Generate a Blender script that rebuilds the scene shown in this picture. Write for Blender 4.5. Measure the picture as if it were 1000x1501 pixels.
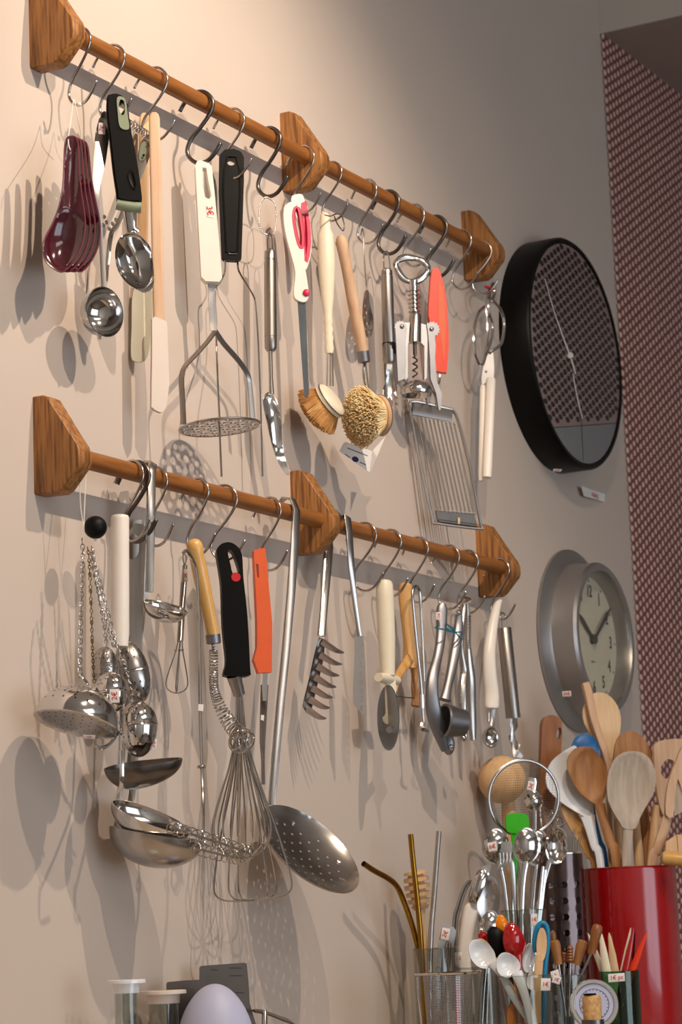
import bpy, bmesh, math, random
from mathutils import Vector, Matrix
from mathutils.geometry import delaunay_2d_cdt

for o in list(bpy.data.objects): bpy.data.objects.remove(o)
random.seed(7)
SC = bpy.context.scene
COL = SC.collection
PI = math.pi
V = Vector

# ------------------------------------------------------------------ camera
# world: x runs along the wall, y = 0 is the wall face, the room lies at y < 0, z is up
FP = 3500.0; CX, CY = 500.0, 750.5
Xc = V((2460-CX, 1280-CY, FP)).normalized()
Zc = V((-285.8-CX, -19475.9-CY, FP)); Zc = -Zc if Zc.y > 0 else Zc
Zc = (Zc - Xc*Zc.dot(Xc)).normalized()
Yc = Zc.cross(Xc)
def dirw(px, py):
    r = V((px-CX, py-CY, FP))/FP
    return V((r.dot(Xc), r.dot(Yc), r.dot(Zc)))          # length 1 per metre of depth
_r0 = dirw(50, 651)*2.8
CAM = V((-_r0.x, -_r0.y, 1.45))
cd = bpy.data.cameras.new('camera'); cam = bpy.data.objects.new('camera', cd); COL.objects.link(cam)
right = V((Xc.x, Yc.x, Zc.x)); down = V((Xc.y, Yc.y, Zc.y)); fwd = V((Xc.z, Yc.z, Zc.z))
M = Matrix((right, -down, -fwd)).transposed().to_4x4(); M.translation = CAM
cam.matrix_world = M
cd.sensor_fit = 'VERTICAL'; cd.sensor_height = 36; cd.lens = FP/1501*36; cd.clip_start = .05
cd.dof.use_dof = True; cd.dof.focus_distance = 3.05; cd.dof.aperture_fstop = 11
SC.camera = cam
FWD = fwd

def W(px, py, d=.04):
    """the point of the plane d metres in front of the wall that is seen at px, py"""
    r = dirw(px, py)
    if isinstance(d, tuple):              # (column, distance from the wall, offset): as deep in the room as that spot, brought nearer by offset
        q = dirw(d[0], 1400); q = CAM + q*((-d[1]-CAM.y)/q.y); n = CAM-q; n.z = 0; n.normalize()
        return CAM + r*((q+n*d[2]-CAM).dot(n)/r.dot(n))
    t = (-d-CAM.y)/r.y
    return CAM + r*t
def S(px, py, d=.04):
    """metres per photo pixel there"""
    if isinstance(d, tuple): return (W(px, py, d)-CAM).dot(FWD)/FP
    return ((-d-CAM.y)/dirw(px, py).y)/FP
def tocam(p):
    return (CAM-p).normalized()

# ------------------------------------------------------------------ light, world, exposure
w = bpy.data.worlds.new('room_air'); SC.world = w; w.use_nodes = True
w.node_tree.nodes['Background'].inputs[0].default_value = (.75, .84, 1, 1)
w.node_tree.nodes['Background'].inputs[1].default_value = .3
SC.view_settings.view_transform = 'Standard'; SC.view_settings.look = 'None'
SC.view_settings.exposure = 0; SC.view_settings.gamma = 1; SC.view_settings.use_curve_mapping = False
LX1 = W(232, 500, 0).x
def lamp(name, loc, target, power, color, size, angle, blend):
    l = bpy.data.lights.new(name, 'SPOT'); o = bpy.data.objects.new(name, l); COL.objects.link(o)
    o.location = loc; l.energy = power; l.color = color; l.shadow_soft_size = size
    l.spot_size = math.radians(angle); l.spot_blend = blend
    o.rotation_euler = (V(target)-V(loc)).to_track_quat('-Z', 'Y').to_euler(); return o
LAMPS = [((LX1, -1.04, 3.1), (LX1-.05, 0, 1.8), 56), ((LX1-.66, -1.04, 3.1), (LX1+.0, 0, 1.8), 49)]
for i, (loc, tg, pw) in enumerate(LAMPS):
    lamp('ceiling_spot_light', loc, tg, pw, (1, .81, .63), .012, 100, .7)
def area(name, loc, target, sx, sy, power, color):
    l = bpy.data.lights.new(name, 'AREA'); o = bpy.data.objects.new(name, l); COL.objects.link(o)
    l.shape = 'RECTANGLE'; l.size = sx; l.size_y = sy; l.energy = power; l.color = color
    o.location = loc; o.rotation_euler = (V(target)-V(loc)).to_track_quat('-Z', 'Y').to_euler(); return o
area('shop_window_daylight', (-.3, -4.2, 1.5), (1, 0, 1.5), 2.6, 1.9, 16, (.80, .90, 1))
area('added_ceiling_fill', (-.9, -2.9, 3.25), (-.9, -2.9, 0), 1.6, 1.2, 19, (1, .93, .86))  # added fill light, no such panel known; lifts ambient and metal reflections

# ------------------------------------------------------------------ materials
def lin(h):
    h = h.lstrip('#'); c = [int(h[i:i+2], 16)/255 for i in (0, 2, 4)]
    return tuple((x/12.92 if x <= .04045 else ((x+.055)/1.055)**2.4) for x in c)+(1,)
MATS = {}
def mat(name, col, rough=.5, metal=0, spec=.5, var=.06, scale=40, stretch=(1, 1, 1), col2=None, bump=0, coat=0, sheen=0, contrast=(.3, .7)):
    m = bpy.data.materials.new(name); m.use_nodes = True; MATS[name] = m
    nt = m.node_tree; N = nt.nodes; L = nt.links; b = N['Principled BSDF']
    tc = N.new('ShaderNodeTexCoord'); mp = N.new('ShaderNodeMapping'); mp.inputs['Scale'].default_value = stretch
    L.new(tc.outputs['Object'], mp.inputs[0])
    nz = N.new('ShaderNodeTexNoise'); nz.inputs['Scale'].default_value = scale; nz.inputs['Detail'].default_value = 5
    L.new(mp.outputs[0], nz.inputs['Vector'])
    cr = N.new('ShaderNodeValToRGB'); c = lin(col)
    c2 = lin(col2) if col2 else tuple(min(1, x*(1+var)) for x in c[:3])+(1,)
    c1 = c if col2 else tuple(x*(1-var) for x in c[:3])+(1,)
    cr.color_ramp.elements[0].position = contrast[0]; cr.color_ramp.elements[1].position = contrast[1]
    cr.color_ramp.elements[0].color = c1; cr.color_ramp.elements[1].color = c2
    L.new(nz.outputs[0], cr.inputs[0]); L.new(cr.outputs[0], b.inputs['Base Color'])
    b.inputs['Metallic'].default_value = metal; b.inputs['Specular IOR Level'].default_value = spec
    mr = N.new('ShaderNodeMapRange'); mr.inputs[3].default_value = rough*.85; mr.inputs[4].default_value = min(1, rough*1.15)
    L.new(nz.outputs[0], mr.inputs[0]); L.new(mr.outputs[0], b.inputs['Roughness'])
    if bump:
        bp = N.new('ShaderNodeBump'); bp.inputs['Strength'].default_value = bump; bp.inputs['Distance'].default_value = .0015
        L.new(nz.outputs[0], bp.inputs['Height']); L.new(bp.outputs[0], b.inputs['Normal'])
    if coat: b.inputs['Coat Weight'].default_value = coat; b.inputs['Coat Roughness'].default_value = .05
    return m
def glassmat(name, tint, refl=.06):
    m = bpy.data.materials.new(name); m.use_nodes = True; MATS[name] = m
    nt = m.node_tree; N = nt.nodes; L = nt.links; N.remove(N['Principled BSDF'])
    t = N.new('ShaderNodeBsdfTransparent'); g = N.new('ShaderNodeBsdfGlossy'); g.inputs['Roughness'].default_value = .03
    nz = N.new('ShaderNodeTexNoise'); nz.inputs['Scale'].default_value = 20
    cr = N.new('ShaderNodeValToRGB'); c = lin(tint)
    cr.color_ramp.elements[0].color = tuple(x*.96 for x in c[:3])+(1,); cr.color_ramp.elements[1].color = c
    L.new(nz.outputs[0], cr.inputs[0]); L.new(cr.outputs[0], t.inputs[0])
    fr = N.new('ShaderNodeLayerWeight'); fr.inputs[0].default_value = .35
    mr = N.new('ShaderNodeMapRange'); mr.inputs[3].default_value = refl; mr.inputs[4].default_value = .75
    pw = N.new('ShaderNodeMath'); pw.operation = 'POWER'; pw.inputs[1].default_value = 2.5
    L.new(fr.outputs['Facing'], pw.inputs[0]); L.new(pw.outputs[0], mr.inputs[0])
    mx = N.new('ShaderNodeMixShader'); L.new(mr.outputs[0], mx.inputs[0]); L.new(t.outputs[0], mx.inputs[1]); L.new(g.outputs[0], mx.inputs[2])
    L.new(mx.outputs[0], N['Material Output'].inputs['Surface']); return m

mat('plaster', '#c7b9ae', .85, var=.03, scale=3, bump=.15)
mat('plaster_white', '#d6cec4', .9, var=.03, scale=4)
mat('soffit_warm_bounce', '#a5938a', .9, var=.03, scale=4)  # warm bounce light on the underside put into the colour
mat('grout', '#80504a', .9, var=.1, scale=30)
mat('penny_tile', '#dbb8ad', .45, var=.08, scale=30)
mat('floor_board', '#6b5644', .6, var=.2, scale=8, stretch=(1, 8, 1))
mat('counter_top', '#b7a894', .5, var=.08, scale=8)
mat('oak', '#6d4420', .5, col2='#a8723c', scale=34, stretch=(7, 7, .45), bump=.3, contrast=(.36, .58))
mat('oak_rod', '#7f4c20', .42, col2='#9a622c', scale=30, stretch=(.6, 5, 5), bump=.12)
mat('beech', '#d3a877', .5, col2='#e2bd90', scale=24, stretch=(5, 5, .6))
mat('beech_pink', '#c8a080', .55, col2='#dab897', scale=24, stretch=(5, 5, .5))
mat('pale_wood', '#dcb88c', .55, col2='#ecd0a8', scale=24, stretch=(5, 5, .6))
mat('honey_wood', '#c08a4a', .45, col2='#dcae6e', scale=22, stretch=(5, 5, .7))
mat('varnish_wood', '#d9a558', .3, col2='#e3b56e', scale=22, stretch=(5, 5, .7), coat=.4)
mat('brown_wood', '#8f5c31', .5, col2='#b27f4b', scale=22, stretch=(5, 5, .8))
mat('grey_wood', '#a8998a', .65, col2='#c2b5a6', scale=30, stretch=(5, 5, .6))
mat('dark_wood', '#7d4820', .4, col2='#9e6533', scale=22, stretch=(5, 5, .8))
mat('chrome', '#d8d6d4', .10, 1, var=.03)
mat('steel', '#b9b4b0', .24, 1, var=.05, scale=30)
mat('steel_brushed', '#a8a19b', .33, 1, var=.07, scale=40, stretch=(8, 8, .5))
mat('steel_dark', '#77706b', .30, 1, var=.08, scale=20)
mat('steel_wire', '#c4bfba', .18, 1, var=.04)
mat('zinc', '#8f8f93', .4, .95, var=.05)
mat('dark_hook', '#6d6865', .30, 1, var=.05)
mat('white_plastic', '#ece4da', .35, var=.02)
mat('cream_plastic', '#e6dcc4', .4, var=.02)
mat('white_gloss', '#e9edf2', .16, var=.02, coat=.5)
mat('silicone_pale', '#dccfc4', .5, var=.02)
mat('silicone_cream', '#dbd8c2', .45, var=.02)
mat('black_plastic', spec=.15, col='#080707', rough=.45, var=.1)
mat('black_rubber', spec=.2, col='#080707', rough=.5, var=.1)
mat('sage_rubber', '#8f9a80', .5, var=.05)
mat('plum_ceramic', '#43141f', .12, var=.08, coat=.8)
mat('plum_rim_highlight', '#6d3a45', .18, var=.05, coat=.6)  # highlight along the spoon rims put into a paler colour
mat('magenta', '#c8234f', .4, var=.04)
mat('red_orange', '#e63a0e', .35, var=.03)
mat('orange_plastic', '#e05a1c', .38, var=.03)
mat('orange_gloss', '#ef8a00', .15, var=.03, coat=.5)
mat('red_gloss', '#a80f14', .12, var=.05, coat=.8)
mat('red_paint', '#c4141c', .5, var=.05)
mat('red_ink', '#d03a2c', .7, var=.05)
mat('red_enamel', '#a30d16', .2, var=.05, coat=.8)
mat('blue_plastic', '#0f5fa0', .3, var=.05)
mat('blue_rubber', '#1583b5', .4, var=.05)
mat('teal_band', '#1c6f88', .5, var=.05)
mat('green_plastic', '#35b512', .3, var=.05)
mat('gold_metal', '#9c7228', .22, 1, var=.06)
mat('steel_red_reflection', '#5a4a4a', .2, .9, var=.1, coat=.6)  # reflection of the red canister put into the steel's colour
mat('bristle', '#ecca8a', .8, col2='#fbeac0', scale=90)
mat('bristle_tan', '#cf9a58', .8, col2='#e8bd7e', scale=90)
mat('paper', '#eeeae6', .7, var=.01)
mat('string', '#e9e4dc', .8, var=.03)
mat('clock_black', spec=.2, col='#050505', rough=.4, var=.1)
mat('dial_reflected_pattern', '#857370', .25, var=.04)  # colours of the room mirrored in the black clock's face, painted on
mat('dial_reflected_dark', '#1a1414', .3, var=.1)
mat('dial_reflected_grey', '#74777a', .25, var=.04)
mat('clock_grey', '#a9a6a5', .36, .8, var=.03)
mat('clock_face', '#f2ead8', .5, var=.02)
mat('ink', '#2b2b2e', .5, var=.05)
mat('navy', '#1d2a55', .5, var=.05)
mat('cork', '#b98a54', .8, col2='#dab27a', scale=220)
mat('brass_chain', '#6e5a35', .35, 1, var=.08)
mat('white_hand', '#e8dcd8', .5, var=.02)
mat('egg_white', '#b6b9d4', .5, var=.02)
mat('olive', '#71801a', .4, var=.05)
mat('blade_blue', '#8e979f', .16, 1, var=.03)
mat('sand', '#bfae93', .9, var=.1, scale=300)
glassmat('glass', '#f1f3f1'); glassmat('glass_green', '#9ccfae', .06); glassmat('glass_pane', '#fbfbf8', .03)
glassmat('plastic_clear', '#e3dccf', .1)
def window_mat():
    m = bpy.data.materials.new('daylit_pane'); m.use_nodes = True; MATS['daylit_pane'] = m
    b = m.node_tree.nodes['Principled BSDF']; b.inputs['Base Color'].default_value = (.1, .1, .1, 1)
    b.inputs['Emission Color'].default_value = (.78, .88, 1, 1); b.inputs['Emission Strength'].default_value = 2.2
window_mat()

# ------------------------------------------------------------------ objects
def thing(name, label, cat, loc, group=None):
    o = bpy.data.objects.new(name, None); COL.objects.link(o); o.location = loc; o.empty_display_size = .02
    o['label'] = label; o['category'] = cat
    if group: o['group'] = group
    return o
def rootloc(o):
    while o.parent: o = o.parent
    return o.location
def part(parent, name, bm, m, label=None, smooth=True, kind=None, angle=40):
    """links bm (in world coordinates) as one mesh, child of parent"""
    bmesh.ops.remove_doubles(bm, verts=bm.verts, dist=1e-6)
    bmesh.ops.recalc_face_normals(bm, faces=bm.faces)
    if parent: bmesh.ops.translate(bm, verts=bm.verts, vec=-rootloc(parent))
    me = bpy.data.meshes.new(name); bm.to_mesh(me); bm.free(); me.materials.append(MATS[m])
    if smooth:
        me.shade_smooth(); me.set_sharp_from_angle(angle=math.radians(angle))
    o = bpy.data.objects.new(name, me); COL.objects.link(o); o.parent = parent
    if label: o['label'] = label
    if kind: o['kind'] = kind
    return o
def solo(name, label, cat, bm, m, group=None, loc=None, smooth=True):
    """a thing that is one mesh"""
    c = V(loc) if loc is not None else sum((v.co for v in bm.verts), V())/len(bm.verts)
    bmesh.ops.translate(bm, verts=bm.verts, vec=-c)
    o = part(None, name, bm, m, smooth=smooth); o.location = c; o['label'] = label; o['category'] = cat
    if group: o['group'] = group
    return o
B = bmesh.new
def cr(pts, n=6, closed=False):
    """Catmull-Rom through tuples of any length"""
    pts = [tuple(p) for p in pts]; N = len(pts); out = []
    for i in range(N if closed else N-1):
        if closed: a, b, c, d = (pts[(i+k) % N] for k in (-1, 0, 1, 2))
        else: a, b, c, d = pts[max(i-1, 0)], pts[i], pts[i+1], pts[min(i+2, N-1)]
        for s in range(n):
            t = s/n
            out.append(tuple(.5*(2*q+(r-p)*t+(2*p-5*q+4*r-u)*t*t+(3*q-p-3*r+u)*t**3) for p, q, r, u in zip(a, b, c, d)))
    if not closed: out.append(pts[-1])
    return out
def sweep(bm, pts, rad, seg=10, flat=1, nref=None, pw=2, closed=False, cap=True, wd=None):
    """tube through pts; rad: one radius or one per point (across nref); flat: thickness factor along nref; pw: 2 round .. 8 boxy"""
    P = [V(p) for p in pts]; n = len(P)
    R = rad if isinstance(rad, (list, tuple)) else [rad]*n
    F = flat if isinstance(flat, (list, tuple)) else [flat]*n
    rings = []; prev = None
    for i in range(n):
        if closed: t = (P[(i+1) % n]-P[i-1])
        else: t = P[min(i+1, n-1)]-P[max(i-1, 0)]
        if t.length < 1e-9: t = V((0, 0, 1))
        t.normalize()
        if nref is not None: ref = V(nref[i] if isinstance(nref, list) else nref)
        else: ref = prev if prev is not None else (V((0, 0, 1)) if abs(t.z) < .8 else V((1, 0, 0)))
        nn = ref-t*ref.dot(t)
        if nn.length < 1e-6: nn = t.orthogonal()
        nn.normalize(); sd = t.cross(nn); prev = nn
        if wd is not None: sd = (wd[i]-t*wd[i].dot(t)).normalized(); nn = sd.cross(t)
        ring = []
        for k in range(seg):
            a = 2*PI*(k+.5)/seg; c, s = math.cos(a), math.sin(a); e = 2/pw
            c = math.copysign(abs(c)**e, c); s = math.copysign(abs(s)**e, s)
            ring.append(bm.verts.new(P[i]+sd*R[i]*c+nn*R[i]*F[i]*s))
        rings.append(ring)
    for i in range(n if closed else n-1):
        a, b = rings[i], rings[(i+1) % n]
        for k in range(seg):
            try: bm.faces.new((a[k], a[(k+1) % seg], b[(k+1) % seg], b[k]))
            except ValueError: pass
    if not closed and cap:
        for r in (rings[0], rings[-1]):
            try: bm.faces.new(r)
            except ValueError: pass
    return bm
def lathe(bm, p0, p1, prof, seg=20, flat=1, nref=None, pw=2, cap=True):
    p0, p1 = V(p0), V(p1); P = [p0.lerp(p1, t[0]) for t in prof]
    ax = (p1-p0).normalized(); ref = V(nref) if nref is not None else tocam(p0)
    nn = (ref-ax*ref.dot(ax)).normalized(); sd = ax.cross(nn); rings = []
    for p, t in zip(P, prof):
        f = t[2] if len(t) > 2 else flat; r = max(t[1], 1e-5); e = 2/pw; ring = []
        for k in range(seg):
            a = 2*PI*(k+.5)/seg; c, s = math.cos(a), math.sin(a)
            c = math.copysign(abs(c)**e, c); s = math.copysign(abs(s)**e, s)
            ring.append(bm.verts.new(p+sd*r*c+nn*r*f*s))
        rings.append(ring)
    for a, b in zip(rings, rings[1:]):
        for k in range(seg): bm.faces.new((a[k], a[(k+1) % seg], b[(k+1) % seg], b[k]))
    if cap: bm.faces.new(rings[0]); bm.faces.new(rings[-1])
    return bm
def pxprof(prof, s, L):
    return prof
def box(bm, c, ax, ay, az, bev=0):
    """box centred at c with half-axis vectors"""
    c = V(c); vs = []
    for i in (-1, 1):
        for j in (-1, 1):
            for k in (-1, 1): vs.append(bm.verts.new(c+V(ax)*i+V(ay)*j+V(az)*k))
    F = [bm.faces.new([vs[i] for i in f]) for f in ((0, 1, 3, 2), (4, 6, 7, 5), (0, 4, 5, 1), (2, 3, 7, 6), (0, 2, 6, 4), (1, 5, 7, 3))]
    if bev:
        es = {e for f in F for e in f.edges}
        bmesh.ops.bevel(bm, geom=list(es), offset=bev, segments=2, affect='EDGES', profile=.5)
    return bm
def aabox(bm, x0, x1, y0, y1, z0, z1, bev=0):
    return box(bm, ((x0+x1)/2, (y0+y1)/2, (z0+z1)/2), ((x1-x0)/2, 0, 0), (0, (y1-y0)/2, 0), (0, 0, (z1-z0)/2), bev)

class Pl:
    """a vertical plane through the point seen at px,py at d from the wall; yaw 0 faces the room, 61 the camera, 90 is square to the wall"""
    def __init__(s, px, py, d=.04, yaw=0, tilt=0):
        s.o = W(px, py, d); y = math.radians(yaw); t = math.radians(tilt)
        s.n = V((-math.sin(y)*math.cos(t), -math.cos(y)*math.cos(t), math.sin(t)))
        s.s = S(px, py, d)
    def __call__(s, x, y, off=0):
        r = dirw(x, y); t = (s.o-CAM).dot(s.n)/r.dot(s.n)
        return CAM+r*t+s.n*off
def inpoly(p, poly):
    x, y = p; c = False; j = len(poly)-1
    for i in range(len(poly)):
        xi, yi = poly[i]; xj, yj = poly[j]
        if (yi > y) != (yj > y) and x < (xj-xi)*(y-yi)/(yj-yi)+xi: c = not c
        j = i
    return c
def tri2d(outer, holes=(), step=None):
    vs = [V(p[:2]) for p in outer]; ed = [(i, (i+1) % len(outer)) for i in range(len(outer))]
    for h in holes:
        b = len(vs); vs += [V(p[:2]) for p in h]; ed += [(b+i, b+(i+1) % len(h)) for i in range(len(h))]
    if step:
        x0, x1 = min(p[0] for p in outer), max(p[0] for p in outer); y0, y1 = min(p[1] for p in outer), max(p[1] for p in outer)
        y = y0+step*.5; k = 0
        while y < y1:
            x = x0+step*(.5 if k % 2 else 1)
            while x < x1:
                if inpoly((x, y), outer) and not any(inpoly((x, y), h) for h in holes): vs.append(V((x, y)))
                x += step
            y += step*.87; k += 1
    r = delaunay_2d_cdt(vs, ed, [], 0, 1e-4)
    V2, F2 = r[0], r[2]; out = []
    for f in F2:
        c = sum((V2[i] for i in f), V((0, 0)))/len(f)
        if inpoly(c, outer) and not any(inpoly(c, h) for h in holes): out.append(f)
    return V2, out
def sheet(bm, outer, fmap, th, holes=(), step=None, two=True):
    """flat or dished sheet with real holes; fmap(x,y) -> point, normal"""
    vs, fs = tri2d(outer, holes, step); a = {}; b = {}
    used = {i for f in fs for i in f}
    for i in used:
        p, n = fmap(vs[i].x, vs[i].y); a[i] = bm.verts.new(p+n*th/2); b[i] = bm.verts.new(p-n*th/2)
    cnt = {}
    for f in fs:
        f = list(f); bm.faces.new([a[i] for i in f]); bm.faces.new([b[i] for i in reversed(f)])
        for i in range(len(f)):
            e = (f[i], f[(i+1) % len(f)]); k = tuple(sorted(e)); cnt.setdefault(k, []).append(e)
    for k, es in cnt.items():
        if len(es) == 1:
            i, j = es[0]; bm.faces.new((a[j], a[i], b[i], b[j]))
    return bm
def plate(bm, pl, outer, th, holes=(), off=0):
    return sheet(bm, outer, lambda x, y: (pl(x, y, off), pl.n), th, holes)
def dished(bm, pl, outer, th, dishes, holes=(), step=6, off=0, bend=None):
    """sheet on plane pl with hollows (cx, cy, rx, ry, rot degrees, depth m); positive depth goes away from the viewer"""
    def fm(x, y):
        z = off
        for cx, cy, rx, ry, rot, dep in dishes:
            c, s = math.cos(math.radians(rot)), math.sin(math.radians(rot)); dx, dy = x-cx, y-cy
            u, v = (dx*c+dy*s)/rx, (-dx*s+dy*c)/ry; q = u*u+v*v
            if q < 1: z -= dep*(1-q)**.8
        if bend: z += bend(x, y)
        return pl(x, y, z), pl.n
    return sheet(bm, outer, fm, th, holes, step)
def circ(cx, cy, rx, ry=None, n=20, rot=0):
    ry = ry or rx; c, s = math.cos(math.radians(rot)), math.sin(math.radians(rot))
    return [(cx+rx*math.cos(2*PI*i/n)*c-ry*math.sin(2*PI*i/n)*s, cy+rx*math.cos(2*PI*i/n)*s+ry*math.sin(2*PI*i/n)*c) for i in range(n)]
def bowl(bm, c, up, xd, rx, ry, depth, th=.0012, seg=32, rings=10, p=.5, shape=None, holes=None):
    """shell: rim centre c, opening towards up, half-axes rx along xd and ry across"""
    up = V(up).normalized(); xd = V(xd); xd = (xd-up*xd.dot(up)).normalized(); yd = up.cross(xd)
    def ring(r, off):
        o = []
        for k in range(seg):
            a = 2*PI*k/seg; sx = shape(a) if shape else 1
            q = max(0, 1-r*r)**p
            o.append(bm.verts.new(V(c)+xd*(rx-off)*r*math.cos(a)*sx+yd*(ry-off)*r*math.sin(a)*sx-up*(depth-off)*q))
        return o
    surf = []
    for off in (0, th):
        rs = [ring(math.sin(PI/2*i/rings), off) for i in range(1, rings+1)]
        cpt = bm.verts.new(V(c)-up*(depth-off))
        for k in range(seg): bm.faces.new((cpt, rs[0][k], rs[0][(k+1) % seg]))
        for a, b in zip(rs, rs[1:]):
            for k in range(seg): bm.faces.new((a[k], a[(k+1) % seg], b[(k+1) % seg], b[k]))
        surf.append(rs[-1])
    for k in range(seg): bm.faces.new((surf[0][k], surf[0][(k+1) % seg], surf[1][(k+1) % seg], surf[1][k]))
    return bm
def ball(bm, c, r, sc=(1, 1, 1), u=20, v=12, mtx=None):
    m = Matrix.Translation(V(c)) @ (mtx or Matrix()) @ Matrix.Diagonal((r*sc[0], r*sc[1], r*sc[2], 1))
    bmesh.ops.create_uvsphere(bm, u_segments=u, v_segments=v, radius=1, matrix=m); return bm
def wire(bm, pts, r, n=5, seg=6, closed=False, d=.04):
    """smooth wire through photo points (px, py[, d])"""
    if isinstance(d, tuple): return sweep(bm, [W(*p[:2], d) for p in cr(pts, n, closed)], r, seg, closed=closed)
    P = cr([(p[0], p[1], p[2] if len(p) > 2 else d) for p in pts], n, closed)
    return sweep(bm, [W(*p) for p in P], r, seg, closed=closed)
def ribbon(bm, pts, th, nref, n=5, pw=8, seg=8, d=.04):
    """flat bar through (px, py, half width px[, d]); face turned to nref"""
    if isinstance(d, tuple):
        P = cr([p[:3] for p in pts], n); ws = [p[2]*S(p[0], p[1], d) for p in P]
        return sweep(bm, [W(*p[:2], d) for p in P], ws, seg, [th/2/max(w, 1e-5) for w in ws], nref, pw)
    P = cr([(p[0], p[1], p[3] if len(p) > 3 else d, p[2]) for p in pts], n)
    ws = [p[3]*S(p[0], p[1], p[2]) for p in P]
    return sweep(bm, [W(*p[:3]) for p in P], ws, seg, [th/2/max(w, 1e-5) for w in ws], nref, pw)
def turned(bm, a, b, prof, d=.04, d2=None, seg=20, flat=1, nref=None, pw=2):
    """turned shape from photo point a to b; profile radii in photo pixels"""
    p0, p1 = W(*a, d), W(*b, d if d2 is None else d2); s = (S(*a, d)+S(*b, d if d2 is None else d2))/2
    return lathe(bm, p0, p1, [(q[0], q[1]*s)+tuple(q[2:]) for q in prof], seg, flat, nref, pw)
NC = V((-math.sin(math.radians(61)), -math.cos(math.radians(61)), 0))     # level direction to the camera
IL = V((-math.cos(math.radians(61)), math.sin(math.radians(61)), 0)); IR = -IL; UP = V((0, 0, 1))   # level, to the left and right as the camera looks
def nyaw(y): return V((-math.sin(math.radians(y)), -math.cos(math.radians(y)), 0))

def strapdirs(n, k, yaw):
    """width directions of a strap that lies square over the rod for its first k points and then turns to face yaw"""
    e = V((math.cos(math.radians(yaw)), -math.sin(math.radians(yaw)), 0)); x = V((1, 0, 0)); return [x.lerp(e, min(1, max(0, (i-k+1)/3))).normalized() for i in range(n)]

def textbm(s, size):
    cu = bpy.data.curves.new('t', 'FONT'); cu.body = s; cu.size = size; cu.align_x = 'CENTER'; cu.align_y = 'CENTER'; cu.resolution_u = 2
    cu.offset = size*.02
    o = bpy.data.objects.new('t', cu); COL.objects.link(o)
    me = bpy.data.meshes.new_from_object(o.evaluated_get(bpy.context.evaluated_depsgraph_get()))
    bm = B(); bm.from_mesh(me); bpy.data.objects.remove(o); bpy.data.curves.remove(cu); bpy.data.meshes.remove(me); return bm
def writing(parent, name, s, size, c, n, rot=0, m='red_ink', label=None, upv=(0, 0, 1), sx=1):
    bm = textbm(s, size); n = V(n).normalized(); u = V(upv); u = (u-n*u.dot(n)).normalized(); r = u.cross(n)
    a = math.radians(rot); r2 = r*math.cos(a)+u*math.sin(a); u2 = -r*math.sin(a)+u*math.cos(a)
    mt = Matrix((r2, u2, n)).transposed().to_4x4(); mt.translation = V(c)
    bmesh.ops.transform(bm, matrix=mt @ Matrix.Diagonal((sx, 1, 1, 1)), verts=bm.verts)
    o = part(parent, name, bm, m, label, smooth=False); return o
def sticker(parent, px, py, d, wpx, hpx, txt, rot=0, yaw=61, tsize=None, roll=0, sx=1, tilt=-8):
    """white price sticker with red handwriting"""
    pl = Pl(px, py, d, yaw, tilt); s = pl.s; n = pl.n; u = V((0, 0, 1)); u = (u-n*u.dot(n)).normalized(); r = u.cross(n)
    a = math.radians(roll); r, u = r*math.cos(a)+u*math.sin(a), -r*math.sin(a)+u*math.cos(a)
    f = max(.25, abs(n.dot(tocam(pl.o))))
    st = part(parent, 'price_sticker', box(B(), pl.o, r*wpx/2*s, u*hpx/2*s, n*.0002, .00015), 'paper', 'white sticker with red handwritten price')
    ts = (tsize or min(wpx, hpx)*.62)*s
    writing(st, 'lettering', txt, ts, pl.o+n*.0004, n, rot+roll, sx=sx); return st
# ------------------------------------------------------------------ the room
def struct(name, bm, m, smooth=False, parent=None, kind='structure'):
    o = part(parent, name, bm, m, smooth=smooth); o['kind'] = kind; return o
XE = W(880, 50, 0).x; ZE = W(880, 50, 0).z              # where the tiled bay and its soffit begin
XR, XL, YF, ZT = XE+1.6, -2.2, -4.6, 3.3
struct('wall_back', aabox(B(), XL, XR, 0, .12, 0, ZT), 'plaster')
struct('floor', aabox(B(), XL, XR, YF, .12, -.1, 0), 'floor_board')
struct('ceiling', aabox(B(), XL, XR, YF, .12, ZT, ZT+.1), 'plaster_white')
struct('wall_left', aabox(B(), XL-.1, XL, YF, .12, 0, ZT), 'plaster_white')
struct('wall_right', aabox(B(), XR, XR+.1, YF, .12, 0, ZT), 'plaster_white')
wf = B(); aabox(wf, XL, -1.7, YF-.1, YF, 0, ZT); aabox(wf, 1.1, XR, YF-.1, YF, 0, ZT); aabox(wf, -1.7, 1.1, YF-.1, YF, 0, .5); aabox(wf, -1.7, 1.1, YF-.1, YF, 2.55, ZT)
struct('wall_front', wf, 'plaster_white')
wn = B()
for x in (-1.7, -.33, 1.04): aabox(wn, x, x+.06, YF-.08, YF+.01, .5, 2.55)
for z in (.5, 2.49): aabox(wn, -1.7, 1.1, YF-.08, YF+.01, z, z+.06)
wo = struct('window_1', wn, 'plaster_white')
struct('pane', aabox(B(), -1.64, 1.04, YF-.06, YF-.05, .56, 2.49), 'daylit_pane', parent=wo)
struct('soffit', aabox(B(), XE, XR, -2.6, 0, ZE, ZT), 'soffit_warm_bounce')
SOFF = bpy.data.objects['soffit']; SOFF.name = 'ceiling_soffit'
sf = struct('trim_1', aabox(B(), XE-.004, XE, -2.6, 0, ZE, ZT), 'plaster_white')
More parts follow.
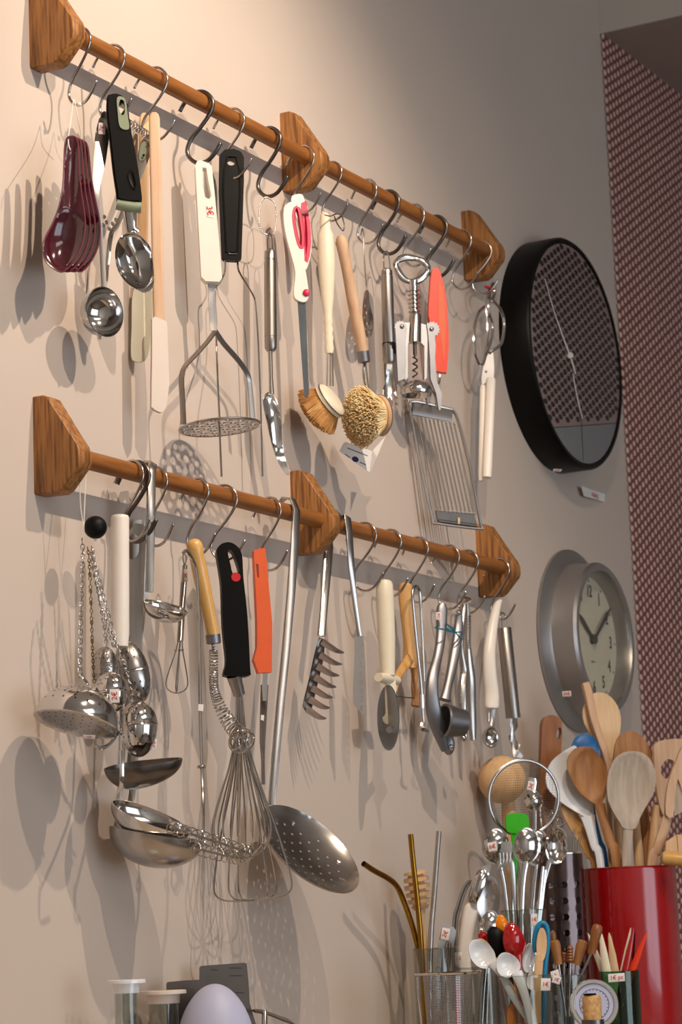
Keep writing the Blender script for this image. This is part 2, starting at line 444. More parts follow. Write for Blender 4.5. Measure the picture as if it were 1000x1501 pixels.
# tiled bay: round mosaic pieces on dark red grout
tp = struct('wall_tiled', aabox(B(), XE+.006, XR, -.004, 0, 1.0, ZE), 'grout')
bm = B(); dx, dz, r = .0168, .0185, .0060; c = 0; x = XE+.004
while x < XR-.6:
    z = 1.1+(dz/2 if c % 2 else 0)
    while z < ZE:
        top = []; bot = []
        for k in range(8):
            a = 2*PI*k/8
            bot.append(bm.verts.new((x+r*math.cos(a), -.003, z+r*1.1*math.sin(a)))); top.append(bm.verts.new((x+r*.72*math.cos(a), -.0052, z+r*.8*math.sin(a))))
        for k in range(8): bm.faces.new((bot[k], bot[(k+1) % 8], top[(k+1) % 8], top[k]))
        bm.faces.new(top); z += dz
    x += dx; c += 1
part(tp, 'mosaic_tiles', bm, 'penny_tile', kind='stuff')
# shelf the jars stand on, just under the picture
ZC = 1.235
cb = struct('trim_2', aabox(B(), XL, XR, -.42, 0, ZC-.04, ZC), 'counter_top')

# lamps at the ceiling that light the wall
for i, (loc, tg, pw) in enumerate(LAMPS):
    loc = V(loc); t = thing('spot_lamp', ['white ceiling spotlight aimed at the rails, outside the picture', 'white ceiling spotlight aimed at the brackets, beyond the picture edge'][i], 'spotlight', (loc.x, loc.y, ZT), None)
    ax = (V(tg)-loc).normalized()
    part(t, 'stem', lathe(B(), (loc.x, loc.y, ZT), loc-ax*.11, [(0, .006), (1, .006)], 8), 'white_plastic')
    part(t, 'shade', lathe(B(), loc-ax*.12, loc-ax*.015, [(0, .02), (.1, .032), (1, .036), (1, .033), (.15, .028)], 20, nref=(1, 0, 0), cap=False), 'white_plastic')

# ------------------------------------------------------------------ rails
U = .0008                                                # one photo pixel at the first bracket
DR = .041; RR = .0112
def railz(pts): return sum(W(x, y, DR).z for x, y in pts)/len(pts)
ZU = railz([(230, 118), (262, 133), (400, 205), (560, 288), (713, 365)])
ZL = railz([(135, 676), (249, 707), (528, 779), (708, 824)])
def onrail(px, z):
    """x on the rail whose centre shows at photo column px"""
    a, b = -1.0, 4.0
    for _ in range(40):
        m = (a+b)/2; q = V((m, -DR, z))-CAM
        if CX+FP*q.dot(right)/q.dot(FWD) < px: a = m
        else: b = m
    return (a+b)/2
def rail(name, label, z, brx, x1):
    t = thing(name, label, 'rail', (brx[0], 0, z))
    for bx in brx:
        h0, h1 = z-.0105-.033, z+.0740                   # the plate: long slope above, short below the rod
        if True:
            pr = [(0, h0), (.032, h0-.001), (.040, h0+.003), (.0625, z-.017), (.065, z-.011), (.065, z+.001), (.061, z+.009), (.0225, h1-.004), (.014, h1), (0, h1)]
            bm = B(); th = .026
            a = [bm.verts.new((bx, -u, v)) for u, v in pr]; b = [bm.verts.new((bx+th, -u, v)) for u, v in pr]
            bm.faces.new(a); bm.faces.new(b[::-1])
            for i in range(len(pr)): bm.faces.new((a[i], a[(i+1) % len(pr)], b[(i+1) % len(pr)], b[i]))
            es = [e for e in bm.edges if (e.verts[0].co-e.verts[1].co).length < .2 and abs(e.verts[0].co.x-e.verts[1].co.x) < 1e-6 and not (abs(e.verts[0].co.y) < 1e-6 and abs(e.verts[1].co.y) < 1e-6)]
            bmesh.ops.bevel(bm, geom=es, offset=.0022, segments=2, affect='EDGES', profile=.5)
            part(t, 'bracket', bm, 'oak', angle=30)
    part(t, 'rod', lathe(B(), (brx[0]+.01, -DR, z), (x1, -DR, z), [(0, RR), (1, RR)], 20), 'oak_rod')
    return t
def wx(px, py): return W(px, py, 0).x
bu = [wx(43, 60), wx(412, 220), wx(678, 360)]; bl = [wx(49, 650), wx(427, 750), wx(699, 820)]
rail('utensil_rail', 'oak utensil rail with three brackets and long rod, nearer the ceiling', ZU, bu, bu[2]+.02)
rail('utensil_rail', 'oak utensil rail with three brackets, the lower one on the wall', ZL, bl, bl[2]+.02)

# ------------------------------------------------------------------ S-hooks
_h = [(-34, 31), (-26, 44), (-15, 56), (-4, 61), (8, 60), (18, 52), (23, 41), (21, 29), (13, 15)]
HS = cr(_h+[(0, -1)]+[(-u, -v) for u, v in _h[::-1]], 4)
def hook_bm(r, seg=8, k=1):
    bm = B(); s = .0008*k
    return sweep(bm, [V((0, -(u-2)*s, (v-45)*s)) for u, v in HS], r, seg)
def hookmesh(name, r, m, k=1):
    bm = hook_bm(r, 8, k); me = bpy.data.meshes.new(name); bm.to_mesh(me); bm.free(); me.materials.append(MATS[m]); me.shade_smooth(); return me
HM = {'thin': hookmesh('s_hook', .0018, 'steel_wire'), 'thick': hookmesh('s_hook_thick', .0028, 'dark_hook'), 'fine': hookmesh('s_hook_fine', .0016, 'steel_wire', .9)}
def hook(px, z, kind, label, yaw=0, group=None):
    lim = (bu if z == ZU else bl)
    o = bpy.data.objects.new('s_hook', HM[kind]); COL.objects.link(o)
    hx = onrail(px, z)
    for b in lim[1:]:
        if b-.004 < hx < b+.012: hx = b-.005
    o.location = (hx, -DR-.001, z+.0004); o.rotation_euler = (0, 0, math.radians(yaw))
    o['label'] = label; o['category'] = 'hook'; o['group'] = group; return o
HU = [(116, 'thin', 'shiny steel S-hook by the bracket carrying the plum spoons on string', -8),
 (164, 'thin', 'shiny steel S-hook through the black scoop handle with sage inlay', 4),
 (226, 'thin', 'shiny steel S-hook behind the two wooden spatula handles', 12),
 (293, 'thick', 'dark thick S-hook through the slot of the white masher handle', 16),
 (340, 'thin', 'steel S-hook through the black handle of the two-pronged wire fork', 8),
 (394, 'thick', 'dark thick S-hook holding the ball chain loop', 4),
 (444, 'thin', 'steel S-hook in front of the middle bracket holding the white and magenta shears', 0),
 (486, 'fine', 'bright thin S-hook just past the middle bracket holding the cream dish brush', 4),
 (537, 'thin', 'steel S-hook holding the little skimmer seen edge-on', -6),
 (569, 'thick', 'dark thick S-hook holding the steel tool with black band', 4),
 (606, 'thin', 'dark steel S-hook through the corkscrew ring', 6),
 (639, 'thick', 'dark steel S-hook through the red-orange peeler handle', 12),
 (676, 'thin', 'empty steel S-hook next to the red-orange peeler', 0),
 (706, 'fine', 'bright S-hook at the end bracket holding the white handled tongs', 22)]
for px, k, lb, yw in HU: hook(px, ZU, k, lb, yw, 'S-hooks on the upper rail')
HL = [(193, 'thin', 'steel S-hook, first from the bracket on the lower rail, behind the white handle', -6),
 (200, 'thick', 'dark S-hook squeezed between two others behind the white handle', 2),
 (229, 'thin', 'steel S-hook beside the small hooked ladle, tip to the right of it', -10),
 (289, 'thin', 'steel S-hook holding the mini whisk and the beech handled coil whisk', -6),
 (328, 'thin', 'steel S-hook through the slot of the black whisk handle', 14),
 (395, 'thin', 'steel S-hook through the orange flat-handled peeler', -4),
 (534, 'thin', 'empty steel S-hook next to the flat hooked spatula', 10),
 (572, 'thin', 'steel S-hook through the cream pizza cutter handle', 0),
 (612, 'thin', 'steel S-hook holding the forked wooden peeler', -4),
 (657, 'thin', 'long steel S-hook holding the garlic press by its stickered arm', 4),
 (685, 'thin', 'steel S-hook holding the nutcracker', 4),
 (736, 'thin', 'steel S-hook at the end bracket holding the corer and melon baller', -4)]
for px, k, lb, yw in HL: hook(px, ZL, k, lb, yw, 'S-hooks on the lower rail')

# ------------------------------------------------------------------ clocks
c0 = W(804, 520, 0); c1 = W(847, 518, .055); R = 172*S(847, 518, .055)
c0.y = 0; c1 = V((c1.x, -.055, c1.z)); c0 = V((c1.x, 0, c1.z))
t = thing('wall_clock', 'big round black wall clock with dial painted with room reflections and thin pale hands', 'clock', (c0.x, 0, c0.z-R))
part(t, 'case', lathe(B(), c0, c1, [(0, R*.985), (0, R), (.93, R), (1, R*.985), (1, R*.955), (.93, R*.95), (.9, 0)], 72, nref=(0, 0, 1)), 'clock_black')
bm = B(); yb = -.0518
# dial: painted room reflection, dotted tile pattern above, plain grey below
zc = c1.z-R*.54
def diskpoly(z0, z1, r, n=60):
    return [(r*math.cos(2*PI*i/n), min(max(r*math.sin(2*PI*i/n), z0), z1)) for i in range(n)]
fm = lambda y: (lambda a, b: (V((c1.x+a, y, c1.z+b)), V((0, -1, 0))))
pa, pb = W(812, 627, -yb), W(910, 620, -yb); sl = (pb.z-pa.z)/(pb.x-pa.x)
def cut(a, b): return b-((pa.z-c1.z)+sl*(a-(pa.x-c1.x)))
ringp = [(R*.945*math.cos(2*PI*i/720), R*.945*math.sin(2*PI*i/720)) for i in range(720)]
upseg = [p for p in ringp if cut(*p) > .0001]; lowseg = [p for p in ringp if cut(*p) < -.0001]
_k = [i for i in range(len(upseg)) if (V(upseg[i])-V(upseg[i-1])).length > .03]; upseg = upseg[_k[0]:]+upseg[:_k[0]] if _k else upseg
sheet(bm, upseg, fm(yb), .001); part(t, 'reflected_pattern_dial', bm, 'dial_reflected_pattern', smooth=False)
bm = B(); sheet(bm, lowseg, fm(yb), .001); part(t, 'reflected_grey_dial', bm, 'dial_reflected_grey', smooth=False)
bm = B(); aabox(bm, c1.x+R*.02, c1.x+R*.03, yb-.0009, yb-.0004, c1.z-R*.93, c1.z-R*.55); part(t, 'reflected_seam', bm, 'dial_reflected_dark', smooth=False)
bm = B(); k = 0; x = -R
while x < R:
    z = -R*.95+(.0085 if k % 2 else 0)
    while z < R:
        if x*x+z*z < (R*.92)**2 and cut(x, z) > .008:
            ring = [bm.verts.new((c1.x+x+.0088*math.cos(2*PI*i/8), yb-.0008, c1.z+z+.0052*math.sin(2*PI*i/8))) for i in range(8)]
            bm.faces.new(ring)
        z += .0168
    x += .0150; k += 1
part(t, 'reflected_dots', bm, 'dial_reflected_dark', kind='stuff', smooth=False)
pf = Pl(847, 518, .0545)
bm = B(); ribbon(bm, [(799, 408, .5), (812, 455, 1), (826, 495, 1.8), (838, 528, 2.2), (844, 548, 2)], .001, (0, -1, 0), d=.0545); part(t, 'minute_hand', bm, 'white_hand')
bm = B(); ribbon(bm, [(840, 548, 1), (846, 580, 1.4), (854, 614, .8)], .001, (0, -1, 0), d=.0555); part(t, 'hour_hand', bm, 'white_hand')
bm = B(); lathe(bm, W(836, 521, .053), W(836, 521, .056), [(0, .006), (1, .005)], 12); part(t, 'hub', bm, 'white_hand')
sticker(t, 817, 689.5, .031, 14, 5, '65€', 0, yaw=35, tsize=4.5, tilt=-55)
# paper tag on the wall under it
bm = B(); tg = thing('price_tag', 'small white paper tag curling off the wall under the black clock', 'tag', W(870, 724, .0))
sheet(bm, [(852, 712), (887, 724), (886, 736), (856, 727)], lambda x, y: (W(x, y, .001+max(0, (872-x))*.0005), V((0, -1, 0))), .0004, step=6); part(tg, 'paper', bm, 'paper')
writing(tg, 'lettering', '65,00 €', .011, W(872, 726, .0035), (0, -1, 0), -3)

f0 = W(889, 935, .06); R2 = 134*S(848, 939, 0); s = R2/134; f0 = V((f0.x, -.06, f0.z)); b0 = V((f0.x, 0, f0.z))
t = thing('wall_clock', 'silver grey metal wall clock with flared rim and white dial', 'clock', (b0.x, 0, b0.z-R2))
part(t, 'case', lathe(B(), b0, f0, [(0, R2*.97), (.03, R2), (.09, R2*1.0), (.13, R2*.97), (.17, R2*.9), (.28, R2*.845), (.5, R2*.825), (.92, R2*.825), (1, R2*.80), (1.02, R2*.77), (1, R2*.735), (.8, R2*.70), (.55, R2*.69), (.50, R2*.69), (.50, 0)], 72, nref=(0, 0, 1)), 'clock_grey', angle=25)
yb = -.0325; RD = R2*.69
part(t, 'dial', lathe(B(), (f0.x, yb+.001, f0.z), (f0.x, yb, f0.z), [(0, RD), (1, RD)], 48, nref=(0, 0, 1)), 'clock_face', smooth=False)
for h in range(1, 13):
    a = PI/2-2*PI*h/12; q = (f0.x+RD*.76*math.cos(a), yb-.0008, f0.z+RD*.76*math.sin(a))
    writing(t, 'numeral', str(h), .030, q, (0, -1, 0), 0, 'ink', sx=.8)
bm = B()
for h in range(12):
    a = 2*PI*h/12; q = V((f0.x+RD*.93*math.cos(a), yb-.0008, f0.z+RD*.93*math.sin(a))); box(bm, q, (.0014, 0, 0), (0, .0003, 0), (0, 0, .0014))
part(t, 'minute_dots', bm, 'ink', smooth=False, kind='stuff')
def hand(nm, deg, L, wd, y):
    a = math.radians(deg); u = V((math.cos(a), 0, math.sin(a))); o = V((f0.x, y, f0.z))
    part(t, nm, sweep(B(), [o-u*.012, o, o+u*L*.75, o+u*L], [wd*.6, wd*.6, wd, wd*.15], 8, [.0009/wd/.6]*2+[.0009/wd, .0009/wd/.15], (0, -1, 0), 6), 'ink')
hand('minute_hand', 38, RD*.92, .0042, -.039); hand('hour_hand', 146, RD*.62, .0046, -.0365)
part(t, 'hub', lathe(B(), (f0.x, yb, f0.z), (f0.x, -.041, f0.z), [(0, .009), (1, .008)], 16, nref=(0, 0, 1)), 'ink')
writing(t, 'lettering', 'quartz', .006, (f0.x, yb-.0008, f0.z-RD*.35), (0, -1, 0), 0, 'ink')
part(t, 'cover_glass', lathe(B(), (f0.x, -.0555, f0.z), (f0.x, -.0565, f0.z), [(0, R2*.725), (1, R2*.725)], 48, nref=(0, 0, 1)), 'glass_pane', smooth=False)
sticker(t, 831, 1017, .048, 13, 8, '35€', 0, yaw=75, tsize=6, tilt=-20)
# ------------------------------------------------------------------ things on the upper rail
def cv(ox, oy, k):
    return lambda *p: [(ox+q[0]/k, oy+q[1]/k)+tuple(w/k for w in q[2:3])+tuple(q[3:]) for q in p]   # x, y, half width, distance
A1, A2, A3, A4, A5, A6 = cv(0, 0, 2.857), cv(0, 250, 2.857), cv(230, 100, 3.333), cv(230, 400, 3.333), cv(400, 180, 2.778), cv(430, 450, 3.03)
D1, D2 = cv(240, 200, 6.25), cv(130, 130, 7.507)
SZ = .0008

# four plum spoons threaded on a white string
spo = cr([(98, 203), (106, 200), (113, 205), (115, 225), (116, 255), (120, 290), (124, 318), (124, 340), (119, 362), (108, 383), (94, 398), (82, 396), (68, 384), (63, 368), (66, 350), (76, 330), (86, 305), (92, 275), (94, 240), (95, 215)], 3, True)
names = ['front plum ceramic spoon of the stack on the string, its bowl fully seen', 'second plum ceramic spoon of the stack, just behind the front one',
         'third plum ceramic spoon of the stack, with only its rim seen', 'rearmost plum ceramic spoon of the stack, close to the wall tools']
for i in range(4):
    dx, dy = i*4.6, i*2.2; d = .078-i*.0105
    kk = lambda x, y: (x+dx+(y-200)*.021*i, 200+(y-200)*(1-.012*i)+dy)
    pl = Pl(105, 300, d, 50, 3); t = thing('ceramic_spoon', names[i], 'spoon', pl(*kk(105, 202)), 'plum spoons on a string')
    o2 = [kk(*q) for q in spo]; c = kk(96, 352)
    bm = dished(B(), pl, o2, .0036, [(c[0], c[1], 29, 44, 12, .013), (kk(105, 262)[0], 262, 10, 62, 2, .005)], [circ(*kk(103.5, 220), 2.6, n=10)], 5)
    part(t, 'spoon_body', bm, 'plum_ceramic', angle=60)
    part(t, 'rim', sweep(B(), [pl(*q, .0008) for q in o2], .0012, 6, closed=True), 'plum_rim_highlight', 'rim highlight as a paler line')  # paler tube stands in for the highlight along the rim
t = thing('string_loop', 'thin knotted white string hanging the plum spoons from the first hook', 'string', W(108, 147))
bm = B()
wire(bm, [(108, 145, .043), (104, 175, .05), (100, 205, .075), (103, 220, .0815)], .0006, 4, 5)
wire(bm, [(108.5, 146, .043), (114, 172, .045), (119, 200, .036)], .0006, 4, 5); ball(bm, W(116, 153, .044), .0028, u=8, v=6)
part(t, 'cord', bm, 'string')

# squeeze-handled ball scoop
t = thing('ice_cream_scoop', 'chrome squeeze scoop with round bowl, spring and stickered steel handle', 'scoop', W(150, 167, .035))
n = nyaw(40)
bm = ribbon(B(), A1((430, 470, 10), (440, 500, 26), (428, 570, 30), (415, 680, 27), (400, 800, 17), (410, 900, 12), (422, 980, 9))+[(150, 370, 4), (152, 410, 4), (153, 432, 3.5)], .002, nyaw(46), d=.035); part(t, 'handle', bm, 'steel_brushed')
bm = ribbon(B(), [(222, 197, 3), (217, 208, 9), (210, 230, 9), (203, 255, 7), (192, 285, 6), (175, 325, 4), (163, 345, 4), (158, 385, 3), (155, 412, 3)], .002, nyaw(55), d=.028); part(t, 'squeeze_handle', bm, 'steel')
bm = plate(B(), Pl(211, 222, .031, 55), cr(D2((590, 590), (655, 600), (640, 700), (610, 780), (560, 785), (560, 690)), 3, True), .001); part(t, 'hinge_plate', bm, 'sage_rubber')
for q in D2((632, 650), (606, 732)):
    part(t, 'rivet_hole', lathe(B(), W(*q, .0325), W(*q, .0335), [(0, .0016), (1, .0016)], 10), 'black_plastic')
coil = [];
for i in range(85):
    a = i*.62; x = 186+i*.33; y = 180+i*.20; pc = W(x, y, .030); coil.append(pc+V((0, 0, 1))*.0052*math.cos(a)+V((0, -1, 0))*.0052*math.sin(a))
part(t, 'spring', sweep(B(), coil, .0009, 6), 'chrome')
bm = B(); c = W(155, 455, .045)
bowl(bm, W(154, 457, .058), nyaw(12)+V((0, 0, -.05)), V((0, 0, 1)), .0305, .0305, .031, .0014, 36, 10); part(t, 'bowl', bm, 'chrome', angle=60)
part(t, 'scraper_pin', lathe(B(), W(146, 490, .052), W(145.5, 498, .052), [(0, .002), (1, .0026)], 10), 'chrome')
bm = B()
for x, y in ((151, 330), (153, 318), (156, 326), (160, 335), (165, 328), (170, 322)): ball(bm, W(x, y, .033), .0030, (1, .6, 1), 8, 6)
part(t, 'gear', bm, 'steel')
sticker(t, *D2((145, 438))[0], .042, 10, 17, '7€', 75, 40, 8)

# black handled dipper
pl = Pl(185, 230, .068, 55)
t = thing('ice_cream_dipper', 'black handled dipper with sage collar and oval polished scoop', 'scoop', pl(172, 141))
out = cr(D2((200, 115), (245, 78), (310, 72), (380, 105), (425, 190), (455, 400), (500, 650), (545, 900), (580, 1160), (575, 1260), (460, 1270), (320, 1240), (300, 1150), (262, 900), (230, 600), (195, 300)), 3, True)
hole = cr(D2((345, 150), (385, 160), (398, 230), (395, 300), (370, 320), (345, 290), (330, 220)), 2, True)
bm = plate(B(), pl, out, .016, [hole]); bmesh.ops.remove_doubles(bm, verts=bm.verts, dist=1e-6)
es = [e for e in bm.edges if len(e.link_faces) == 2 and e.calc_face_angle(0) > 1]
bmesh.ops.bevel(bm, geom=es, offset=.0025, segments=2, affect='EDGES')
part(t, 'handle', bm, 'black_rubber')
inl = cr(D2((312, 128), (380, 122), (412, 180), (430, 330), (442, 470), (345, 450), (318, 280)), 3, True)
part(t, 'inlay', plate(B(), pl, inl, .002, [hole], .0085), 'sage_rubber')
part(t, 'thumb_dip', dished(B(), pl, cr(D2((450, 925), (480, 930), (515, 1040), (520, 1110), (495, 1130), (455, 1060), (430, 985)), 2, True), .001, [(194, 267, 4, 12, -10, .0012)], step=2, off=.009), 'black_plastic')
part(t, 'collar', sweep(B(), [pl(*q) for q in D2((310, 1270), (445, 1300), (580, 1310))], [.0075, .0085, .0075], 12, .9), 'sage_rubber')
bm = ribbon(B(), [(188, 302, 9), (190, 322, 9), (192, 335, 8), (195, 342, 13)], .007, NC, d=.068, pw=3, seg=12); part(t, 'neck', bm, 'chrome')
so = cr(A2((510, 275), (560, 262), (600, 285), (630, 325), (640, 380), (645, 440), (640, 490), (610, 512), (575, 500), (530, 470), (495, 420), (482, 360), (488, 310)), 3, True)
part(t, 'bowl', dished(B(), pl, so, .003, [(197, 384, 27, 41, -20, .026)], step=4), 'chrome', angle=60)

# two wooden handled spatulas
def stick(name, label, cat, a, b, wpx, m, d, flat=.55, yaw=50, group=None):
    t = thing(name, label, cat, W(*a, d), group)
    part(t, 'handle', turned(B(), a, b, [(0, wpx*.45), (.012, wpx*.8), (.03, wpx), (.5, wpx*1.03), (1, wpx)], d, None, 20, flat, nyaw(yaw), 5), m); return t
t = stick('silicone_spatula', 'wooden handled spatula with cream rounded blade, behind the black dipper', 'spatula', (212, 166), (208, 445), 7.5, 'beech', .014)
pl = Pl(205, 480, .015, 50)
part(t, 'blade', plate(B(), pl, cr([(196, 425), (220, 425), (224, 440), (221, 490), (217, 520), (210, 530), (197, 530), (192, 520), (193, 480)], 3, True), .005), 'silicone_cream')
t = stick('silicone_spatula', 'wooden handled spatula with pale pink angular blade, next to the masher', 'spatula', (226, 165), (233, 475), 8, 'beech_pink', .046)
pl = Pl(233, 530, .047, 40)
bm = plate(B(), pl, cr([(222, 468), (226, 465), (243, 472), (244, 478)], 1)+cr([(247, 560), (244, 590), (238, 604), (231, 604), (222, 598), (221, 590), (222, 520)], 2), .007); part(t, 'blade', bm, 'silicone_pale')

# white handled masher
pl = Pl(300, 330, .043, 52)
t = thing('potato_masher', 'white slotted-handle potato masher with round perforated foot', 'masher', pl(298, 240))
out = D1((285, 285), (300, 245), (330, 233), (410, 265), (435, 290), (460, 520), (495, 900), (530, 1310), (505, 1345), (380, 1340), (340, 1300), (310, 760))
hole = D1((350, 300), (385, 305), (400, 400), (432, 560), (410, 590), (375, 575), (355, 480))
bm = plate(B(), pl, out, .016, [hole]); es = [e for e in bm.edges if len(e.link_faces) == 2 and e.calc_face_angle(0) > .9]
bmesh.ops.bevel(bm, geom=es, offset=.002, segments=2, affect='EDGES'); part(t, 'handle', bm, 'white_plastic')
st = part(t, 'price_sticker', plate(B(), pl, D1((385, 645), (440, 650), (448, 765), (392, 752)), .0003, (), .0084), 'paper', 'white sticker with red handwritten price')
writing(st, 'lettering', '3€', .011, pl(*D1((415, 700))[0], .0088), pl.n, -85)
bm = B()
ribbon(bm, [(310, 412, 6), (311, 440, 6), (313, 470, 6), (313, 485, 5)], .0015, nyaw(35), d=.045)
ribbon(bm, A4((285, 285, 14), (240, 345, 12), (180, 410, 13), (135, 460, 13), (120, 520, 14), (125, 620, 14), (130, 740, 15)), .0022, nyaw(80), n=3, d=.05)
ribbon(bm, A4((285, 285, 14), (330, 350, 14), (400, 430, 14), (445, 500, 13), (455, 560, 12), (462, 640, 13), (468, 715, 14)), .0022, nyaw(35), n=3, d=.04)
part(t, 'frame', bm, 'steel_brushed')
cc = W(322, 626, .060); rd = 60*S(322, 626, .06)
hl = [circ(0, 0, rd*.1, n=12)]
for k in range(6): hl.append(circ(rd*.30*math.cos(k*PI/3), rd*.30*math.sin(k*PI/3), rd*.11, n=12))
for k in range(12): hl.append(circ(rd*.58*math.cos(k*PI/6+.2), rd*.58*math.sin(k*PI/6+.2), rd*.12, n=12))
for k in range(15): hl.append(circ(rd*.85*math.cos(k*PI/7.5), rd*.85*math.sin(k*PI/7.5), rd*.10, n=12))
axr, tilt = V((.49, -.87, .06)).normalized(), 0
ay = V((.87, .49, 0)); nz = axr.cross(ay).normalized()
bm = sheet(B(), circ(0, 0, rd, n=48), lambda x, y: (cc+axr*x+ay*y, nz), .0018, hl); sweep(bm, [cc+axr*a+ay*b for a, b in circ(0, 0, rd*.99, n=48)], .0017, 6, closed=True)
part(t, 'foot_plate', bm, 'steel')

# black handle with two long wire prongs
pl = Pl(340, 300, .036, 54)
t = thing('two_prong_fork', 'black plastic handle with two very long thin wire prongs', 'fork', pl(338, 222))
oo = A3((305, 430), (330, 403), (375, 400), (408, 412), (424, 440), (424, 560), (412, 935), (395, 945), (330, 942), (317, 930), (303, 600))
oc = [((sum(p[0] for p in oo)/len(oo)), (sum(p[1] for p in oo)/len(oo)))]
hole = circ(*A3((362, 465))[0], 6, 5, 12)
bm = plate(B(), pl, oo, .011, [hole]); es = [e for e in bm.edges if len(e.link_faces) == 2 and e.calc_face_angle(0) > .9]; bmesh.ops.bevel(bm, geom=es, offset=.0016, segments=2, affect='EDGES'); part(t, 'handle', bm, 'black_plastic')
bm = B()
inn = [pl(*q, .0062) for q in A3((328, 500), (322, 600), (338, 905), (392, 905), (405, 600), (402, 500), (385, 440), (345, 440))]; sweep(bm, inn, .0011, 6, closed=True); part(t, 'raised_rim', bm, 'black_plastic')
part(t, 'rivet', sweep(B(), [pl(*q, .0068) for q in A3((348, 908), (352, 913), (385, 913), (388, 908))], .0008, 6), 'chrome')
wire(bm := B(), [(q[0], q[1], e) for q, e in zip(A3((333, 940), (330, 1000), (305, 1050), (285, 1090))+A4((290, 300), (295, 480), (305, 700), (306, 752), (312, 900), (316, 995)), (.034, .031, .029, .029, .030, .060, .060, .060, .060, .060))], .0013, 4); part(t, 'prong', bm, 'steel_wire')
wire(bm := B(), A3((395, 940), (400, 990), (440, 1060), (475, 1120))+A4((485, 180), (495, 350), (505, 600), (511, 800), (515, 995)), .0013, 4, d=.036); part(t, 'prong', bm, 'steel_wire')

# ball chain and steel spreader
t = thing('butter_spreader', 'steel tube-handled spreading knife with curved blade, hung on ball chain', 'knife', W(393, 345))
bm = turned(B(), (396, 366), (397, 515), [(0, 6), (.02, 8.3), (.10, 8.6), (.101, 8.1), (.12, 8.1), (.121, 9), (.86, 9.2), (.861, 8.6), (.875, 8.6), (.876, 9.2), (.97, 8.8), (1, 6)], .045, seg=24); part(t, 'handle', bm, 'steel_brushed')
part(t, 'hanging_loop', wire(B(), [(392, 368), (392, 350), (395, 342), (398, 350), (399, 368)], .0013, 4, d=.045), 'chrome')
bm = turned(B(), (396, 515), (398, 578), [(0, 3.4), (.6, 3), (1, 4)], .045); part(t, 'neck', bm, 'steel')
pl = Pl(405, 630, .045, 38)
bo = cr(A4((525, 600), (555, 580), (585, 620), (598, 700), (610, 800), (635, 920), (645, 980), (630, 985), (600, 930), (565, 830), (530, 720), (518, 650)), 3, True)
part(t, 'blade', dished(B(), pl, bo, .0016, [(400, 620, 10, 42, -10, .004)], step=4, bend=lambda x, y: .004*math.sin((y-590)/16)), 'chrome', angle=60)
t = thing('ball_chain', 'loop of tiny steel ball chain hanging from thick dark hook', 'chain', W(391, 290))
lp = cr(A3((520, 640), (505, 665), (500, 740), (508, 790), (535, 812), (565, 810), (580, 780), (582, 720), (575, 660), (555, 640), (535, 630)), 24, True)
ps = [W(x, y, .043) for x, y in lp]; L = 0; bm = B(); acc = 0
for a, b in zip(ps, ps[1:]):
    acc += (b-a).length
    if acc > .0031: ball(bm, b, .0013, u=7, v=5); acc = 0
sweep(bm, ps, .0004, 4, closed=True); part(t, 'beads', bm, 'steel', kind='stuff')

# shears with white and magenta loops
t = thing('kitchen_shears', 'white looped kitchen shears with magenta lining and long narrow blades', 'scissors', W(437, 290, .045))
pl = Pl(440, 380, .050, 54)
o1 = cr(A3((618, 700), (640, 665), (670, 662), (695, 690), (705, 760), (715, 850), (720, 960), (735, 1060), (740, 1120), (725, 1145), (700, 1145), (672, 1125), (668, 1080), (675, 1000), (650, 900), (625, 800)), 3, True)
h1 = cr(A3((672, 690), (690, 690), (702, 750), (712, 830), (708, 885), (690, 865), (672, 790), (665, 730)), 2, True)
part(t, 'handle', plate(B(), pl, o1, .012, [h1]), 'white_plastic')
part(t, 'lining', sweep(B(), [pl(*q, 0) for q in h1], .0032, 8, 2.2, pl.n, 3, closed=True), 'magenta')
pl2 = Pl(447, 340, .035, 54)
o2 = cr(A3((655, 650), (680, 622), (710, 625), (722, 660), (740, 700), (752, 800), (752, 900), (730, 985), (715, 960), (700, 800)), 3, True)
h2 = cr(A3((712, 665), (722, 680), (738, 760), (742, 870), (728, 950), (716, 900), (712, 780)), 2, True)
part(t, 'handle', plate(B(), pl2, o2, .011, [h2]), 'white_plastic'); part(t, 'lining', sweep(B(), [pl2(*q, 0) for q in h2], .0042, 8, 1.6, pl2.n, 3, closed=True), 'magenta')
part(t, 'pivot', lathe(B(), pl(448.5, 431, -.004), pl(448.5, 431, .009), [(0, .005), (.9, .005), (1, .003)], 14), 'magenta', 'dark red pivot screw')
part(t, 'blade', plate(B(), pl, [(436, 440), (448, 443), (453, 578), (451, 583), (446, 581)], .003), 'blade_blue')

